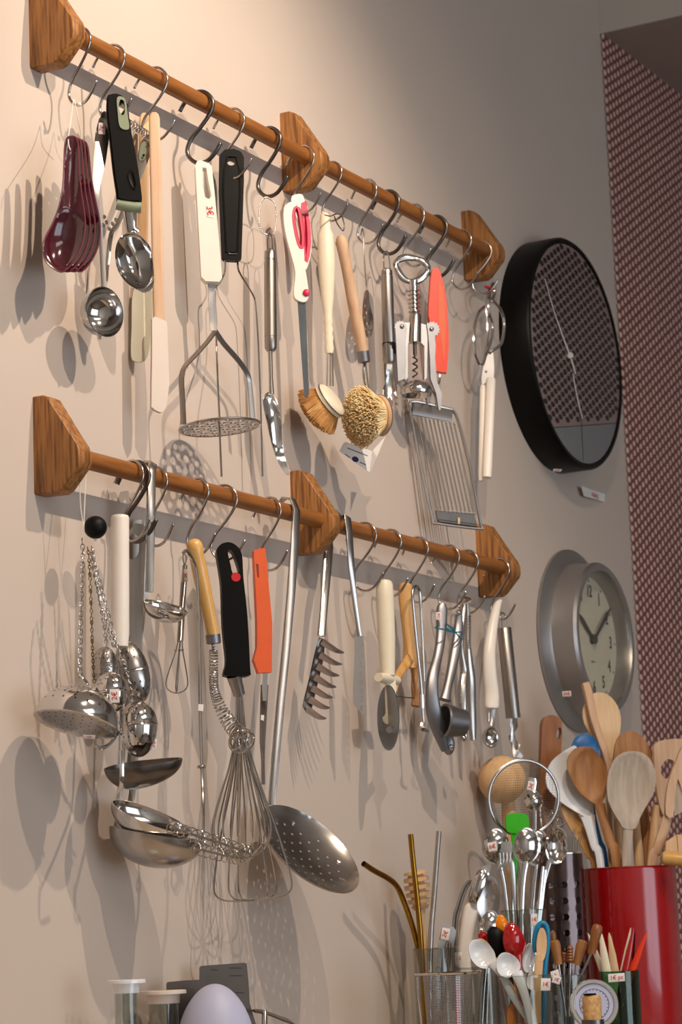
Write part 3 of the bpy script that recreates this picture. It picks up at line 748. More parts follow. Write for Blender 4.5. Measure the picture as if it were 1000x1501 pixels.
# dish brushes
def brush_head(t, c, ax, r, th, wood, bm_m, L, nrad, nb, band=True, droop=.25):
    """round brush head: axis ax points out of the bristles"""
    ax = V(ax).normalized()
    part(t, 'head', lathe(B(), c-ax*th, c, [(0, r*.62), (.25, r*.9), (.6, r), (.95, r), (1, r*.93)], 28), wood)
    if band: part(t, 'wire_band', lathe(B(), c-ax*th*.55, c-ax*th*.42, [(0, r*1.0), (.5, r*1.035), (1, r*1.0)], 28), 'steel')
    u = ax.orthogonal().normalized(); v = ax.cross(u); bm = B(); rnd = random.Random(int(c.x*1000))
    for i in range(nb):
        q = math.sqrt((i+.5)/nb); a = i*2.39996; s = u*math.cos(a)+v*math.sin(a)
        b0 = c+s*r*.88*q; dr = (ax+s*q*nrad+V((rnd.gauss(0, .06), rnd.gauss(0, .06), rnd.gauss(0, .06)-droop*.3*q))).normalized()
        l = L*(1-.25*q*q)*rnd.uniform(.9, 1.08); e = b0+dr*l; w1 = r*.032
        p1 = dr.orthogonal().normalized(); p2 = dr.cross(p1); base = [bm.verts.new(b0+(p1*math.cos(k*2*PI/3)+p2*math.sin(k*2*PI/3))*w1) for k in range(3)]
        tip = [bm.verts.new(e+(p1*math.cos(k*2*PI/3)+p2*math.sin(k*2*PI/3))*w1*.8) for k in range(3)]
        for k in range(3): bm.faces.new((base[k], base[(k+1) % 3], tip[(k+1) % 3], tip[k]))
        bm.faces.new(tip)
    part(t, 'bristles', bm, bm_m, kind='stuff', smooth=False)
t = thing('dish_brush', 'cream plastic handled dish brush with tan bristle head', 'brush', W(478, 310, .035))
bm = turned(B(), (476, 312), (483, 518), [(0, 3.5), (.02, 7), (.12, 8.5), (.16, 12), (.35, 13), (.5, 11), (.62, 9), (.70, 6.5), (.75, 6), (.78, 7), (.80, 5.5), (.83, 7), (.86, 5.7), (.89, 7), (.92, 6), (.97, 7), (1, 5.5)], .040, seg=20, flat=.75); part(t, 'handle', bm, 'cream_plastic')
bm = wire(B(), [(480, 518), (479, 566)], .0013, 3); wire(bm, [(484, 518), (484, 566)], .0013, 3); wire(bm, [(487, 518), (488, 566)], .0013, 3)
part(t, 'neck_wires', bm, 'steel_wire')
c = W(481, 590, .060); ax = IL*.76-UP*.48-NC*.34
brush_head(t, c, ax, .0275, .012, 'cream_plastic', 'bristle_tan', .034, .62, 1800)
t = thing('dish_brush', 'beech handled dish brush with round pale bristle head facing the room', 'brush', W(498, 343, .045))
bm = turned(B(), (499, 345), (532, 515), [(0, 4), (.02, 7), (.06, 9.5), (.15, 8.5), (.3, 8), (.55, 9), (.8, 9), (.97, 8), (1, 8)], .050, .052); part(t, 'handle', bm, 'beech_pink')
part(t, 'ferrule', turned(B(), (532, 515), (534, 532), [(0, 9), (.9, 9), (1, 7)], .052), 'zinc')
bm = wire(B(), [(532, 530), (533, 555), (539, 573)], .0013, 3, d=.052); wire(bm, [(536, 530), (538, 552), (541, 573)], .0013, 3, d=.052); wire(bm, [(534, 530), (534, 560), (540, 574)], .0013, 3, d=.050); part(t, 'neck_wires', bm, 'steel_wire')
c = W(552, 609, .097); ax = IL*.80+NC*.55-UP*.12
brush_head(t, c, ax, .029, .014, 'beech_pink', 'bristle', .043, .62, 3000, droop=.12)
part(t, 'hanging_wire', wire(B(), A5((250, 380), (262, 410), (285, 440), (290, 415), (280, 380), (262, 370), (235, 380), (212, 375)), .001, 4, d=.054), 'steel_wire')
tg = thing('product_tag', 'folded white cardboard tag with navy oval under the beech dish brush', 'tag', W(530, 665, .052))
bm = plate(B(), Pl(525, 668, .050, 30, 15), A6((235, 600), (350, 640), (340, 735), (205, 640), (222, 605)), .0004); plate(bm, Pl(545, 662, .050, 75, 5), A6((350, 640), (410, 575), (345, 730)), .0004); part(tg, 'card', bm, 'paper', smooth=False)
pl = Pl(525, 668, .050, 30, 15); part(tg, 'printed_oval', plate(B(), pl, circ(*A6((275, 677))[0], 5.2, 4, 16, 25), .0002, (), .0004), 'navy', smooth=False)
for a, b in (((230, 652), (252, 668)), ((295, 688), (322, 700)), ((240, 625), (330, 660))):
    (x0, y0), (x1, y1) = A6(a, b); part(tg, 'printed_line', plate(B(), pl, [(x0, y0), (x1, y1), (x1-.3, y1+1), (x0-.3, y0+1)], .0002, (), .0004), 'ink', smooth=False)

# little skimmer seen from the side
t = thing('small_skimmer', 'small wire-handled steel skimmer seen edge-on behind the beech brush', 'skimmer', W(528, 330, .04))
bm = wire(B(), [(529, 345), (531, 335), (533, 345), (534, 380), (537, 420)], .0011, 4, d=.036); part(t, 'handle', bm, 'steel_wire')
pl = Pl(539, 460, .036, -12); nn = []
bm = dished(B(), pl, cr([(537, 425), (540.5, 428), (545, 450), (547, 475), (544, 492), (538, 494), (533, 480), (532, 455), (534, 432)], 4, True), .0012, [(539.5, 462, 7, 34, 0, .006)],
            [circ(539.5+a, 462+b, .9, 2.6, 8) for a, b in ((0, -14), (-2.6, -6), (2.6, -4), (0, 3), (-2.8, 10), (2.8, 12), (0, 20))], 3)
part(t, 'bowl', bm, 'steel')

# steel fork-ended tool with black band
t = thing('fluted_zester', 'round steel handle tool with black band and flared fork end', 'kitchen tool', W(568, 368))
bm = turned(B(), (567, 394), (571, 533), [(0, 5), (.02, 8.2), (.06, 8.6), (.061, 8), (.075, 8), (.076, 8.8), (.97, 9.4), (1, 7)], .042, seg=24); part(t, 'handle', bm, 'steel_brushed')
part(t, 'band', turned(B(), (570.3, 503), (571, 520), [(0, 9.7), (1, 9.7)], .042, seg=24), 'black_rubber')
part(t, 'hanging_loop', wire(B(), [(563, 396), (562, 378), (565, 369), (569, 372), (572, 396)], .0013, 4, d=.042), 'chrome')
pl = Pl(571, 560, .042, 48)
part(t, 'fork_end', dished(B(), pl, [(567, 532), (575, 532), (576, 548), (580, 570), (583, 582), (577, 580), (575, 588), (571, 580), (568, 588), (565, 580), (560, 584), (562, 570), (566, 548)], .0013, [(571, 566, 10, 20, 0, .004)], step=4), 'steel')

# winged corkscrew
F1 = cv(560, 340, 5.36)
pl = Pl(607, 470, .052, 50); n = pl.n
t = thing('winged_corkscrew', 'chrome winged corkscrew with bottle opener ring and toothed levers', 'corkscrew', pl(600, 375))
ro = cr(F1((80, 245), (130, 205), (190, 190), (270, 195), (340, 220), (380, 250), (385, 290), (345, 360), (300, 400), (285, 440), (210, 440), (200, 400), (130, 350), (85, 300)), 3, True)
ri = cr(F1((150, 235), (200, 218), (270, 220), (325, 245), (335, 290), (315, 340), (270, 370), (200, 355), (155, 310), (142, 265)), 3, True)
rm = [((x0+x1)/2, (y0+y1)/2) for (x0, y0), (x1, y1) in zip(F1((110, 240), (160, 208), (230, 203), (300, 222), (350, 262), (352, 320), (305, 368), (245, 392), (175, 372), (118, 300)), F1((110, 240), (160, 208), (230, 203), (300, 222), (350, 262), (352, 320), (305, 368), (245, 392), (175, 372), (118, 300)))]
bm = sweep(B(), [pl(*q) for q in cr(rm, 4, True)], [(.0042+.0018*abs(math.sin(i*2*PI/20))) for i in range(40)], 10, .6, pl.n, closed=True); lathe(bm, pl(*F1((245, 385))[0]), pl(*F1((247, 440))[0]), [(0, .0075), (1, .0055)], 12); part(t, 'opener_ring', bm, 'chrome')
p0, p1 = pl(*F1((247, 430))[0]), pl(*F1((255, 660))[0]); s = pl.s
part(t, 'rack', lathe(B(), p0, p1, [(0, 7*s)]+[(k/7+.03*j-.04, r*s) for k in range(1, 7) for j, r in ((0, 6), (1, 9), (2, 9), (3, 6))]+[(1, 8*s)], 16), 'chrome')
p0, p1 = pl(*F1((262, 640))[0]), pl(*F1((255, 870))[0]); part(t, 'barrel', lathe(B(), p0, p1, [(0, 7*s), (.1, 9*s), (1, 10*s), (1, 5*s)], 20), 'steel')
fr = F1((135, 720), (230, 715), (230, 850), (200, 880), (200, 1150), (180, 1170), (185, 900), (170, 800), (135, 780))
part(t, 'frame', plate(B(), pl, fr, .009, (), -.001), 'steel')
fr2 = F1((290, 720), (390, 745), (385, 820), (355, 850), (350, 1150), (330, 1170), (330, 900), (290, 860)); part(t, 'frame', plate(B(), pl, fr2, .009, (), -.001), 'steel')
lv1 = cr(F1((110, 730), (145, 715), (175, 760), (160, 860), (155, 1000), (150, 1150), (140, 1190), (118, 1180), (112, 1000), (118, 860)), 3, True)
def toothed(cx, cy, r, n, a0, a1):
    o = []
    for i in range(n+1):
        a = a0+(a1-a0)*i/n
        for j, rr in ((0, r), (.5, r*1.22)):
            aa = a+(a1-a0)/n*j; o.append((cx+rr*math.cos(aa), cy+rr*math.sin(aa)))
    return o
lev = F1((350, 760),)+toothed(*F1((385, 775))[0], 10, 8, -2.4, 1.0)+F1((415, 900), (410, 1000), (425, 1180), (465, 1280), (455, 1400), (440, 1410), (420, 1280), (375, 1160), (370, 1000), (360, 850))
part(t, 'lever', plate(B(), pl, lev, .007, (), .003), 'zinc')
lev = toothed(*F1((140, 755))[0], 8, 7, 2.9, 6.2)+F1((182, 860), (176, 1160), (120, 1180), (104, 860)); part(t, 'lever', plate(B(), pl, lev, .007, (), .003), 'zinc')
hx = []
for i in range(60):
    f = i/59; a = f*6.2*PI; x, y = 260+0*f, 985+f*160; p = pl(*F1((x, y))[0]); hx.append(p+n.cross(V((0, 0, 1)))*.0032*math.cos(a)+n*.0032*math.sin(a))
bm = sweep(B(), hx, .0013, 6); lathe(bm, pl(*F1((257, 860))[0]), pl(*F1((260, 985))[0]), [(0, .003), (.8, .003), (1, .0014)], 10); part(t, 'worm', bm, 'steel_dark')
c0 = pl(*F1((270, 1170))[0]); c1 = pl(*F1((272, 1285))[0])
part(t, 'bell', lathe(B(), c0, c1, [(0, 8*s), (.15, 17*s), (.5, 23*s), (.8, 24*s), (1, 22*s), (.95, 20*s), (.4, 18*s)], 28, cap=False), 'chrome', angle=60)
for q in F1((150, 752), (383, 772)): part(t, 'rivet', lathe(B(), pl(*q, .004), pl(*q, .008), [(0, .0035), (.8, .0035), (1, .002)], 12), 'steel_dark')

# red-orange peeler
pl = Pl(642, 470, .040, 52)
t = thing('vegetable_peeler', 'red-orange plastic handled peeler with steel wire neck, behind the corkscrew', 'peeler', pl(640, 396))
oo = cr(F1((385, 320), (410, 290), (440, 295), (470, 380), (500, 520), (515, 720), (520, 900), (505, 1090), (495, 1110), (430, 1100), (415, 1080), (400, 900), (370, 700), (360, 650), (370, 480)), 2, True)
bm = plate(B(), pl, oo, .012); es = [e for e in bm.edges if len(e.link_faces) == 2 and e.calc_face_angle(0) > .9]; bmesh.ops.bevel(bm, geom=es, offset=.0018, segments=2, affect='EDGES'); part(t, 'handle', bm, 'red_orange')
part(t, 'recess', plate(B(), pl, F1((440, 400), (468, 450), (485, 560), (495, 720), (490, 900), (480, 1040), (440, 700)), .0006, (), .0062), 'orange_plastic')
part(t, 'neck', wire(B(), F1((425, 1095), (420, 1140), (440, 1200), (455, 1150), (455, 1100)), .0016, 4, d=.040), 'steel_wire')

# wire slicer
t = thing('wire_slicer', 'steel framed slicer strung with parallel wires, lowest thing on the upper rail', 'slicer', W(640, 595, .045))
pl = Pl(655, 680, .048, 40)
fr = cr([(601, 592), (604, 589), (618, 590), (660, 600), (664, 602), (672, 618), (690, 690), (704, 765), (706, 772), (702, 775), (640, 767), (634, 760), (618, 690), (602, 605)], 3, True)
part(t, 'frame', sweep(B(), [pl(*q) for q in fr], .0024, 8, closed=True), 'steel')
k1, k2 = pl(602, 600), pl(661, 610)
for i, (a, b) in enumerate([((602, 594), (663, 606)), ((605, 602), (662, 612))]): pass
part(t, 'top_bar', sweep(B(), [pl(604, 599, .001), pl(662, 610, .001)], [.010, .010], 8, .25, pl.n, 6), 'steel_dark')
part(t, 'bottom_bar', plate(B(), pl, A6((632, 905), (800, 920), (815, 965), (640, 950)), .004), 'steel_dark')
part(t, 'spacer', sweep(B(), [pl(642, 764, .002), pl(698, 771, .002)], .0026, 8), 'steel_dark')
part(t, 'bolt', box(B(), pl(*A6((732, 952))[0], .0035), V((.002, 0, 0)), V((0, .001, 0)), V((0, 0, .005))), 'bristle', 'pale bolt head')
tops = A6(*[(548+i*18.2, 492+i*3) for i in range(10)]); bots = A6(*[(634+i*18.4, 902+i*1.8) for i in range(10)])
for a, b in zip(tops, bots): part(t, 'cutting_wire', sweep(B(), [pl(*a, .002), pl(*b, .002)], .0014, 6), 'steel_wire')
for a, b in zip(tops, bots):
    for q in (a, b): part(t, 'wire_knob', ball(B(), pl(*q, .003), .0021, u=8, v=5), 'chrome')
part(t, 'hanging_tab', wire(B(), [(626, 594, .05), (625, 580, .05), (632, 572, .045), (638, 582, .048), (640, 598, .05)], .0015, 4), 'steel_wire')

# white handled tongs
t = thing('poultry_shears', 'chrome looped shears with two long white handles beside the black clock', 'shears', W(715, 415, .045))
G = cv(430, 450, 3.03)
bm = wire(B(), G((872, 205), (890, 190), (925, 160), (937, 80), (925, 20), (895, -20), (870, -40), (868, 20), (885, 80), (880, 140), (860, 200)), .0026, 4, d=.045); part(t, 'spring_loop', bm, 'chrome')
bm = wire(B(), G((850, 0), (820, 30), (802, 100), (805, 200), (830, 260), (850, 230), (862, 120), (858, 0), (866, -60), (880, -80)), .0026, 4, d=.040); part(t, 'spring_loop', bm, 'chrome')
pl = Pl(717, 520, .043, 55)
part(t, 'shank', plate(B(), pl, G((868, 205), (888, 205), (892, 260), (890, 330), (862, 330), (838, 350), (835, 320), (845, 250)), .003), 'steel')
part(t, 'pivot', lathe(B(), pl(712.5, 545, .001), pl(712.5, 545, .004), [(0, .0025), (1, .0015)], 10), 'steel_dark')
part(t, 'handle', turned(B(), (720, 555), (714, 700), [(0, 6), (.03, 7), (.9, 7), (1, 6.5)], .046, flat=.8, pw=3), 'white_plastic')
part(t, 'handle', turned(B(), (708, 565), (706, 705), [(0, 3.5), (.05, 4.5), (.9, 5), (1, 4)], .034, flat=.8, pw=3), 'white_plastic')
part(t, 'tip', wire(B(), G((868, -30), (875, -70), (888, -105), (893, -60), (880, -20)), .0024, 4, d=.044), 'steel')
part(t, 'red_tie', sweep(B(), [W(711, 420, .05), W(718, 421, .052), W(725, 424, .05), W(718, 424, .036)], .0016, 6, closed=True), 'red_paint', 'small red tie')
# ------------------------------------------------------------------ things on the lower rail
B1, B2, B3, B4, B5, B6 = cv(30, 560, 3.333), cv(30, 740, 3.333), cv(30, 900, 3.333), cv(250, 770, 3.333), cv(270, 1020, 3.571), cv(420, 720, 2.778)
G2, G3 = cv(610, 860, 5.77), cv(540, 830, 5.36)
def chain(bm, pts, ln, r, d=.045):
    P = [W(*q) if len(q) > 2 else W(*q, d) for q in cr(pts, 12)]; acc = 0; k = 0; last = P[0]
    for a, b in zip(P, P[1:]):
        acc += (b-a).length
        while acc > ln*.72:
            acc -= ln*.72; t = (b-a).normalized(); s = t.cross(NC if k % 2 else IL).normalized(); k += 1
            ring = [b+t*ln/2*math.cos(q*PI/4)+s*ln*.30*math.sin(q*PI/4) for q in range(8)]; sweep(bm, ring, r, 5, closed=True)
    return bm
def hemi(bm, c, ax, r, h, holes, u=None, th=.0008, step=.12):
    """half shell of radius r and height h pointing along ax; holes (rho 0..1, angle, radius)"""
    ax = V(ax).normalized(); u = V(u) if u else ax.orthogonal(); u = (u-ax*u.dot(ax)).normalized(); v = ax.cross(u)
    def fm(x, y):
        q = min(math.hypot(x, y), 1); a = q*PI/2; rd = (u*x+v*y)/(q or 1)
        return V(c)+ax*h*math.cos(a)+rd*r*math.sin(a), (ax*math.cos(a)/h*r+rd*math.sin(a)).normalized()
    hl = [circ(p*math.cos(a), p*math.sin(a), s, n=8) for p, a, s in holes]
    return sheet(bm, circ(0, 0, 1, n=40), fm, th, hl, step)
def infuser(t, c, ax, r, h1, h2, m='chrome', seam=True, ang=0):
    ax = V(ax).normalized()
    hs = [(p, 2*PI*k/n+ang, .032) for p, n in ((.25, 5), (.42, 9), (.58, 12), (.74, 16)) for k in range(n)]
    part(t, 'upper_shell', hemi(B(), c, ax, r, h1, [(p, a, s) for p, a, s in hs if p > .5], IR), m, angle=70)
    part(t, 'lower_shell', hemi(B(), c, -ax, r*.985, h2, hs, IR), m, angle=70)
    part(t, 'seam_ring', lathe(B(), c-ax*.002, c+ax*.002, [(0, r*1.0), (.2, r*1.045), (.5, r*1.02), (.8, r*1.045), (1, r*1.0)], 32), m)

# black ball on white string
t = thing('hanging_ball', 'matt black ball on a thin white string, beside the first lower bracket', 'ball', W(140, 773, .055))
part(t, 'ball_body', ball(B(), W(140, 773, .055), 17*S(140, 773, .055), u=32, v=20), 'black_rubber')
bm = wire(B(), [(126, 690, .043), (124.5, 730, .045), (123, 770, .048), (124, 790, .048)], .0006, 4, 5); wire(bm, [(117, 700, .046), (118, 740, .045), (123, 775, .048)], .0006, 4, 5); part(t, 'string', bm, 'string')
part(t, 'knot', ball(B(), W(140, 791, .055), .002, u=8, v=6), 'string')

# big domed infuser with thick chain
t = thing('spice_infuser', 'large domed chrome spice infuser with perforated flat underside', 'infuser', W(112, 1095, .066))
c = W(112, 1060, .066); up = (UP+IR*.24-NC*.22).normalized(); R = 63*S(112, 1060, .066)
hs = [(p, 2*PI*k/n, .02) for p, n in ((.45, 10), (.6, 16), (.75, 20)) for k in range(n)]
part(t, 'dome', hemi(B(), c, up, R, R*.86, hs, IR, step=.09), 'chrome', angle=70)
u = (IR-up*IR.dot(up)).normalized(); v = up.cross(u)
hl = [circ(R*p*math.cos(2*PI*k/n+p), R*p*math.sin(2*PI*k/n+p), R*.019, n=7) for p, n in ((.12, 3), (.28, 8), (.44, 12), (.6, 17), (.76, 22), (.9, 26)) for k in range(n)]
part(t, 'strainer_plate', sheet(B(), circ(0, 0, R, n=56), lambda x, y: (c+u*x+v*y-up*(.009*(1-(x*x+y*y)/R/R)+.001), up), .0009, hl, R*.12), 'steel', angle=70)
part(t, 'rim', sweep(B(), [c+u*R*math.cos(2*PI*k/48)+v*R*math.sin(2*PI*k/48) for k in range(48)], .0016, 6, closed=True), 'chrome')
part(t, 'hinge', ribbon(B(), B3((350, 370, 26), (390, 430, 22), (420, 500, 22), (450, 560, 22), (470, 590, 14)), .003, NC, d=.088), 'chrome')
part(t, 'clasp', wire(B(), B3((365, 640), (390, 655), (430, 640), (465, 600)), .0022, 4, d=.09), 'chrome')
part(t, 'hook_wire', wire(B(), B3((295, 285), (305, 310), (325, 335), (330, 350)), .0017, 4, d=.07), 'chrome')
part(t, 'chain', chain(B(), B2((300, 150), (305, 260), (300, 400), (295, 560), (292, 700), (290, 830)), .0078, .0007, .050), 'steel_wire', kind='stuff')
sticker(t, *B3((335, 600))[0], .098, 18, 8, '12€', -10, 61, 5, roll=-10, tilt=-55)

# egg infusers
t = thing('tea_infuser', 'tall chrome egg tea infuser behind the ball with the 2€ sticker', 'infuser', W(193, 1035, .05), 'tea infusers on chains')
infuser(t, W(195, 985, .052), UP*.97+IL*.23, 23.5*S(195, 990, .05), .038, .038, 'steel')
part(t, 'chain', chain(B(), B2((345, 190), (365, 330), (395, 480), (430, 600), (455, 690)), .006, .0006, .067), 'steel_wire', kind='stuff')
t = thing('tea_infuser', 'chrome tea infuser half hidden at the back left of the infuser cluster', 'infuser', W(158, 1000, .036), 'tea infusers on chains')
infuser(t, W(154, 978, .042), UP, 18*S(158, 980, .04), .024, .024, 'steel')
part(t, 'chain', chain(B(), B2((325, 200), (335, 260), (345, 480), (352, 700), (360, 860)), .0052, .00055, .044), 'brass_chain', 'thin brass coloured chain', kind='stuff')
t = thing('tea_infuser', 'small chrome tea ball in front with white 2€ sticker', 'infuser', W(165, 1045, .085), 'tea infusers on chains')
infuser(t, W(163, 1014, .075), UP*.98+IL*.1, 23.5*S(165, 1017, .078), .023, .024, 'chrome', ang=.3)
part(t, 'chain', chain(B(), B2((345, 200), (355, 300), (385, 450), (410, 600), (425, 750), (440, 830)), .006, .0006, .062), 'steel_wire', kind='stuff')
sticker(t, *B3((460, 400))[0], .101, 14, 20, '2€', 88, 58, 11)
t = thing('tea_infuser', 'chrome tea egg at the bottom of the cluster, sticker on its side', 'infuser', W(203, 1113, .062), 'tea infusers on chains')
infuser(t, W(203, 1062, .068), UP, 28*S(203, 1070, .06), .027, .038, 'chrome', ang=.5)
part(t, 'chain', chain(B(), [q+(e,) for q, e in zip(B2((350, 200), (375, 330), (425, 520), (460, 650), (535, 880), (545, 1010)), (.070, .080, .086, .089, .0845, .076))], .006, .0006), 'steel_wire', kind='stuff')
sticker(t, 225, 1091, .083, 9, 15, '2€', 80, 40, 8)

# ladles
def ladle_bowl(bm, px, py, d, up, hx, hy, dep, **k):
    s = S(px, py, d); return bowl(bm, W(px, py, d), up, IR, hx*s, hy*s, dep*s, .0013, 40, 12, **k)
t = thing('gravy_ladle', 'dark shining gravy ladle with pouring lip, above the two round ladles', 'ladle', W(208, 1155, .06))
part(t, 'bowl', ladle_bowl(B(), 195, 1121, .066, UP+IL*.10+NC*.20, 43, 42, 36, shape=lambda a: 1+.70*max(0, math.cos(a))**6), 'steel_dark', angle=60)
bm = ribbon(B(), [(203, 762, 9), (204, 800, 11), (206, 880, 9), (201, 960, 6), (196, 1050, 5), (190, 1118, 4)], .0018, nyaw(40), d=.012); part(t, 'handle', bm, 'steel')
t = thing('soup_ladle', 'white handled steel ladle, the smaller of the two round bowls', 'ladle', W(225, 1235, .07))
part(t, 'handle', turned(B(), (176, 756), (176, 948), [(0, 12), (.012, 13.2), (.03, 13.6), (.3, 13.4), (.9, 13.5), (1, 12)], .052, seg=28), 'white_plastic')
bm = wire(B(), [(177, 945, .052), (178, 990, .060), (178, 1060, .063), (178, 1085, .075), (178, 1105, .098)], .002, 4); ribbon(bm, [(178, 1100, 3.2, .098), (178.5, 1130, 3.2, .099), (178, 1150, 3, .096), (175, 1168, 4, .085)], .0016, nyaw(40)); part(t, 'shaft', bm, 'chrome')
part(t, 'bowl', ladle_bowl(B(), 222, 1197, .068, UP*.86+IR*.40+NC*.26, 62, 46, 38), 'chrome', angle=60)
t = thing('soup_ladle', 'large dark steel soup ladle, the lowest and widest bowl', 'ladle', W(232, 1275, .066))
part(t, 'bowl', ladle_bowl(B(), 230, 1222, .064, UP*.97+IR*.20+NC*.06, 71, 62, 50), 'steel', angle=60)
sl = B2((535, 130), (580, 95), (612, 115), (610, 250), (600, 500), (590, 700), (540, 720))
pl = Pl(200, 850, .022, 52)
ho = cr(B2((530, 160), (560, 140), (578, 170), (578, 230), (560, 258), (530, 262)), 2, True)
bm = ribbon(B(), [(200, 940, 9), (201, 1000, 8), (198, 1100, 6), (194, 1165, 5.5), (187, 1195, 6)], .0018, nyaw(52), d=.022)
plate(bm, pl, B2((520, 140), (560, 90), (600, 95), (614, 125), (608, 300), (600, 500), (592, 680), (535, 690)), .0018, [ho]); part(t, 'handle', bm, 'steel_brushed')
# small hooked ladle
t = thing('small_ladle', 'little steel ladle hooked straight over the rod by its channelled handle', 'ladle', W(240, 918, .06))
hp = [W(211, 712, .022), W(211, 688, .025), W(216, 677, .036), W(224, 680, .052), W(222, 694, .0575), W(221, 760, .0575), W(219, 868, .0575)]
bm = sweep(B(), hp, [.0045, .0052, .0055, .0058, .0058, .0055, .0048], 10, .35, None, 5, wd=strapdirs(7, 4, 61))
part(t, 'handle', bm, 'steel'); part(t, 'edge_bead', sweep(B(), [p+NC*.002+IL*.0042 for p in hp[3:]], .0012, 6), 'chrome')
part(t, 'bowl', ladle_bowl(B(), 243, 889, .056, UP*.95+IR*.30+NC*.30, 33, 27, 24), 'chrome', angle=60)
part(t, 'rim', sweep(B(), [W(243, 889, .056)+((IR-(UP*.95+IR*.3+NC*.3).normalized()*IR.dot((UP*.95+IR*.3+NC*.3).normalized())).normalized()*33*math.cos(a)+(UP*.95+IR*.3+NC*.3).normalized().cross((IR-(UP*.95+IR*.3+NC*.3).normalized()*IR.dot((UP*.95+IR*.3+NC*.3).normalized())).normalized())*27*math.sin(a))*S(243, 889, .056) for a in [k*2*PI/36 for k in range(36)]], .0011, 6, closed=True), 'chrome')

def whisk_loops(t, top, bot, r, prof, angs, side, nm='wire_loop', m='steel_wire'):
    ax = (bot-top); L = ax.length; ax.normalize()
    for a in angs:
        s = (IR*math.cos(a)+NC*math.sin(a)); s = (s-ax*s.dot(ax)).normalized()
        pr = [(q, w) for q, w in prof]; P = [top+ax*L*q+s*w for q, w in pr]+[top+ax*L*q-s*w for q, w in pr[-2::-1]]
        part(t, nm, sweep(B(), [V(x) for x in cr(P, 5)], r, 6), m)
# mini whisk
t = thing('mini_whisk', 'tiny whisk with spring-wound handle and red price sticker', 'whisk', W(262, 1015, .04))
a, b = W(271, 828, .040), W(264, 940, .040)
part(t, 'handle', lathe(B(), a, b, [(0, .002), (.01, .0033), (1, .0033)], 12), 'steel'); hx = []
for i in range(420):
    f = i/419; an = f*42*2*PI; hx.append(a.lerp(b, .22+.78*f)+IR*.0038*math.cos(an)+NC*.0038*math.sin(an))
part(t, 'coil', sweep(B(), hx, .0007, 5), 'steel_wire')
part(t, 'hanging_loop', wire(B(), [(271, 830), (268, 818), (270, 812), (273, 818), (271, 830)], .0009, 4), 'steel_wire')
whisk_loops(t, b, W(258, 1016, .040), .00085, [(0, .0025), (.2, .0045), (.5, .0095), (.8, .0135), (.94, .010), (1, 0)], [0, PI/2], IR)
part(t, 'ring', sweep(B(), [W(262.5, 953, .04)+IR*.006*math.cos(k*PI/6)+NC*.006*math.sin(k*PI/6) for k in range(12)], .0006, 5, closed=True), 'steel_wire')
sticker(t, *B2((808, 345))[0], .046, 6, 18, '3€', 88, 61, 6)
# coil whisk with long wire handle
t = thing('spiral_whisk', 'long wire handled gravy whisk with horizontal coiled spiral head', 'whisk', W(300, 1250, .06))
bm = wire(B(), B2((795, 235), (812, 225), (840, 265), (858, 320), (868, 450), (875, 700), (879, 1060))+[(296, 1130), (297.5, 1180, .098), (297, 1222, .124), (293, 1230, .126)], .0021, 5, 8, d=.090); part(t, 'handle', bm, 'steel_wire')
part(t, 'collar', sweep(B(), [W(295, 1124, .09)+IR*.0042*math.cos(k*PI/6)+NC*.0042*math.sin(k*PI/6)+UP*.001*math.sin(k) for k in range(12)], .0013, 6, closed=True), 'steel_wire')
core = cr([(250, 1212, .132), (285, 1224, .133), (330, 1238, .134), (362, 1250, .135), (352, 1258, .132), (320, 1252, .130), (285, 1243, .131)], 30)
P = [W(*q) for q in core]; hx = []
for i, p in enumerate(P[:-1]):
    tn = (P[i+1]-p).normalized(); s1 = tn.cross(UP).normalized(); s2 = tn.cross(s1)
    for k in range(2): an = (i+k/2)*.9; hx.append(p.lerp(P[i+1], k/2)+s1*.0074*math.cos(an)+s2*.0074*math.sin(an))
part(t, 'spiral_coil', sweep(B(), hx, .0007, 5), 'steel_wire'); part(t, 'core_wire', sweep(B(), P[::3], .0016, 6), 'steel_wire')
bm = plate(B(), Pl(296, 1053, .095, 50), B3((870, 440), (895, 442), (893, 475), (868, 472)), .0003); st = part(t, 'price_sticker', bm, 'paper', 'tiny white and red sticker')
# wooden handled spring whisk
t = thing('spring_whisk', 'varnished wooden handled spring whisk ending in a wire ball', 'whisk', W(318, 950, .07))
part(t, 'handle', turned(B(), (283, 790), (313, 932), [(0, 3), (.015, 8), (.05, 11.5), (.1, 12.5), (.17, 11), (.3, 11.5), (.55, 11), (.8, 9.8), (1, 10)], .072, seg=24), 'varnish_wood')
part(t, 'ferrule', turned(B(), (312, 930), (313.5, 944), [(0, 11), (.9, 11), (1, 9)], .072, seg=24), 'zinc')
core = cr([(312, 944, .072), (313, 956, .072), (313, 985, .074), (314, 1010, .080), (322, 1035, .088), (335, 1058, .094), (350, 1075, .098)], 30); P = [W(*q) for q in core]; N = len(P); hx = []
for i, p in enumerate(P[:-1]):
    tn = (P[i+1]-p).normalized(); s1 = tn.cross(NC).normalized(); s2 = tn.cross(s1); rr = .0015 if i < 26 else (.0052 if i < 90 else .0052+(i-90)/(N-90)*.006)
    for k in range(4): an = (i+k/4)*(1.45 if i < 110 else 1.0); hx.append(p.lerp(P[i+1], k/4)+s1*rr*math.cos(an)+s2*rr*math.sin(an))
part(t, 'spring', sweep(B(), hx, .00085, 5), 'steel_wire')
bm = B(); c = W(354, 1086, .100); rd = 20*S(354, 1086, .100); rn = random.Random(4)
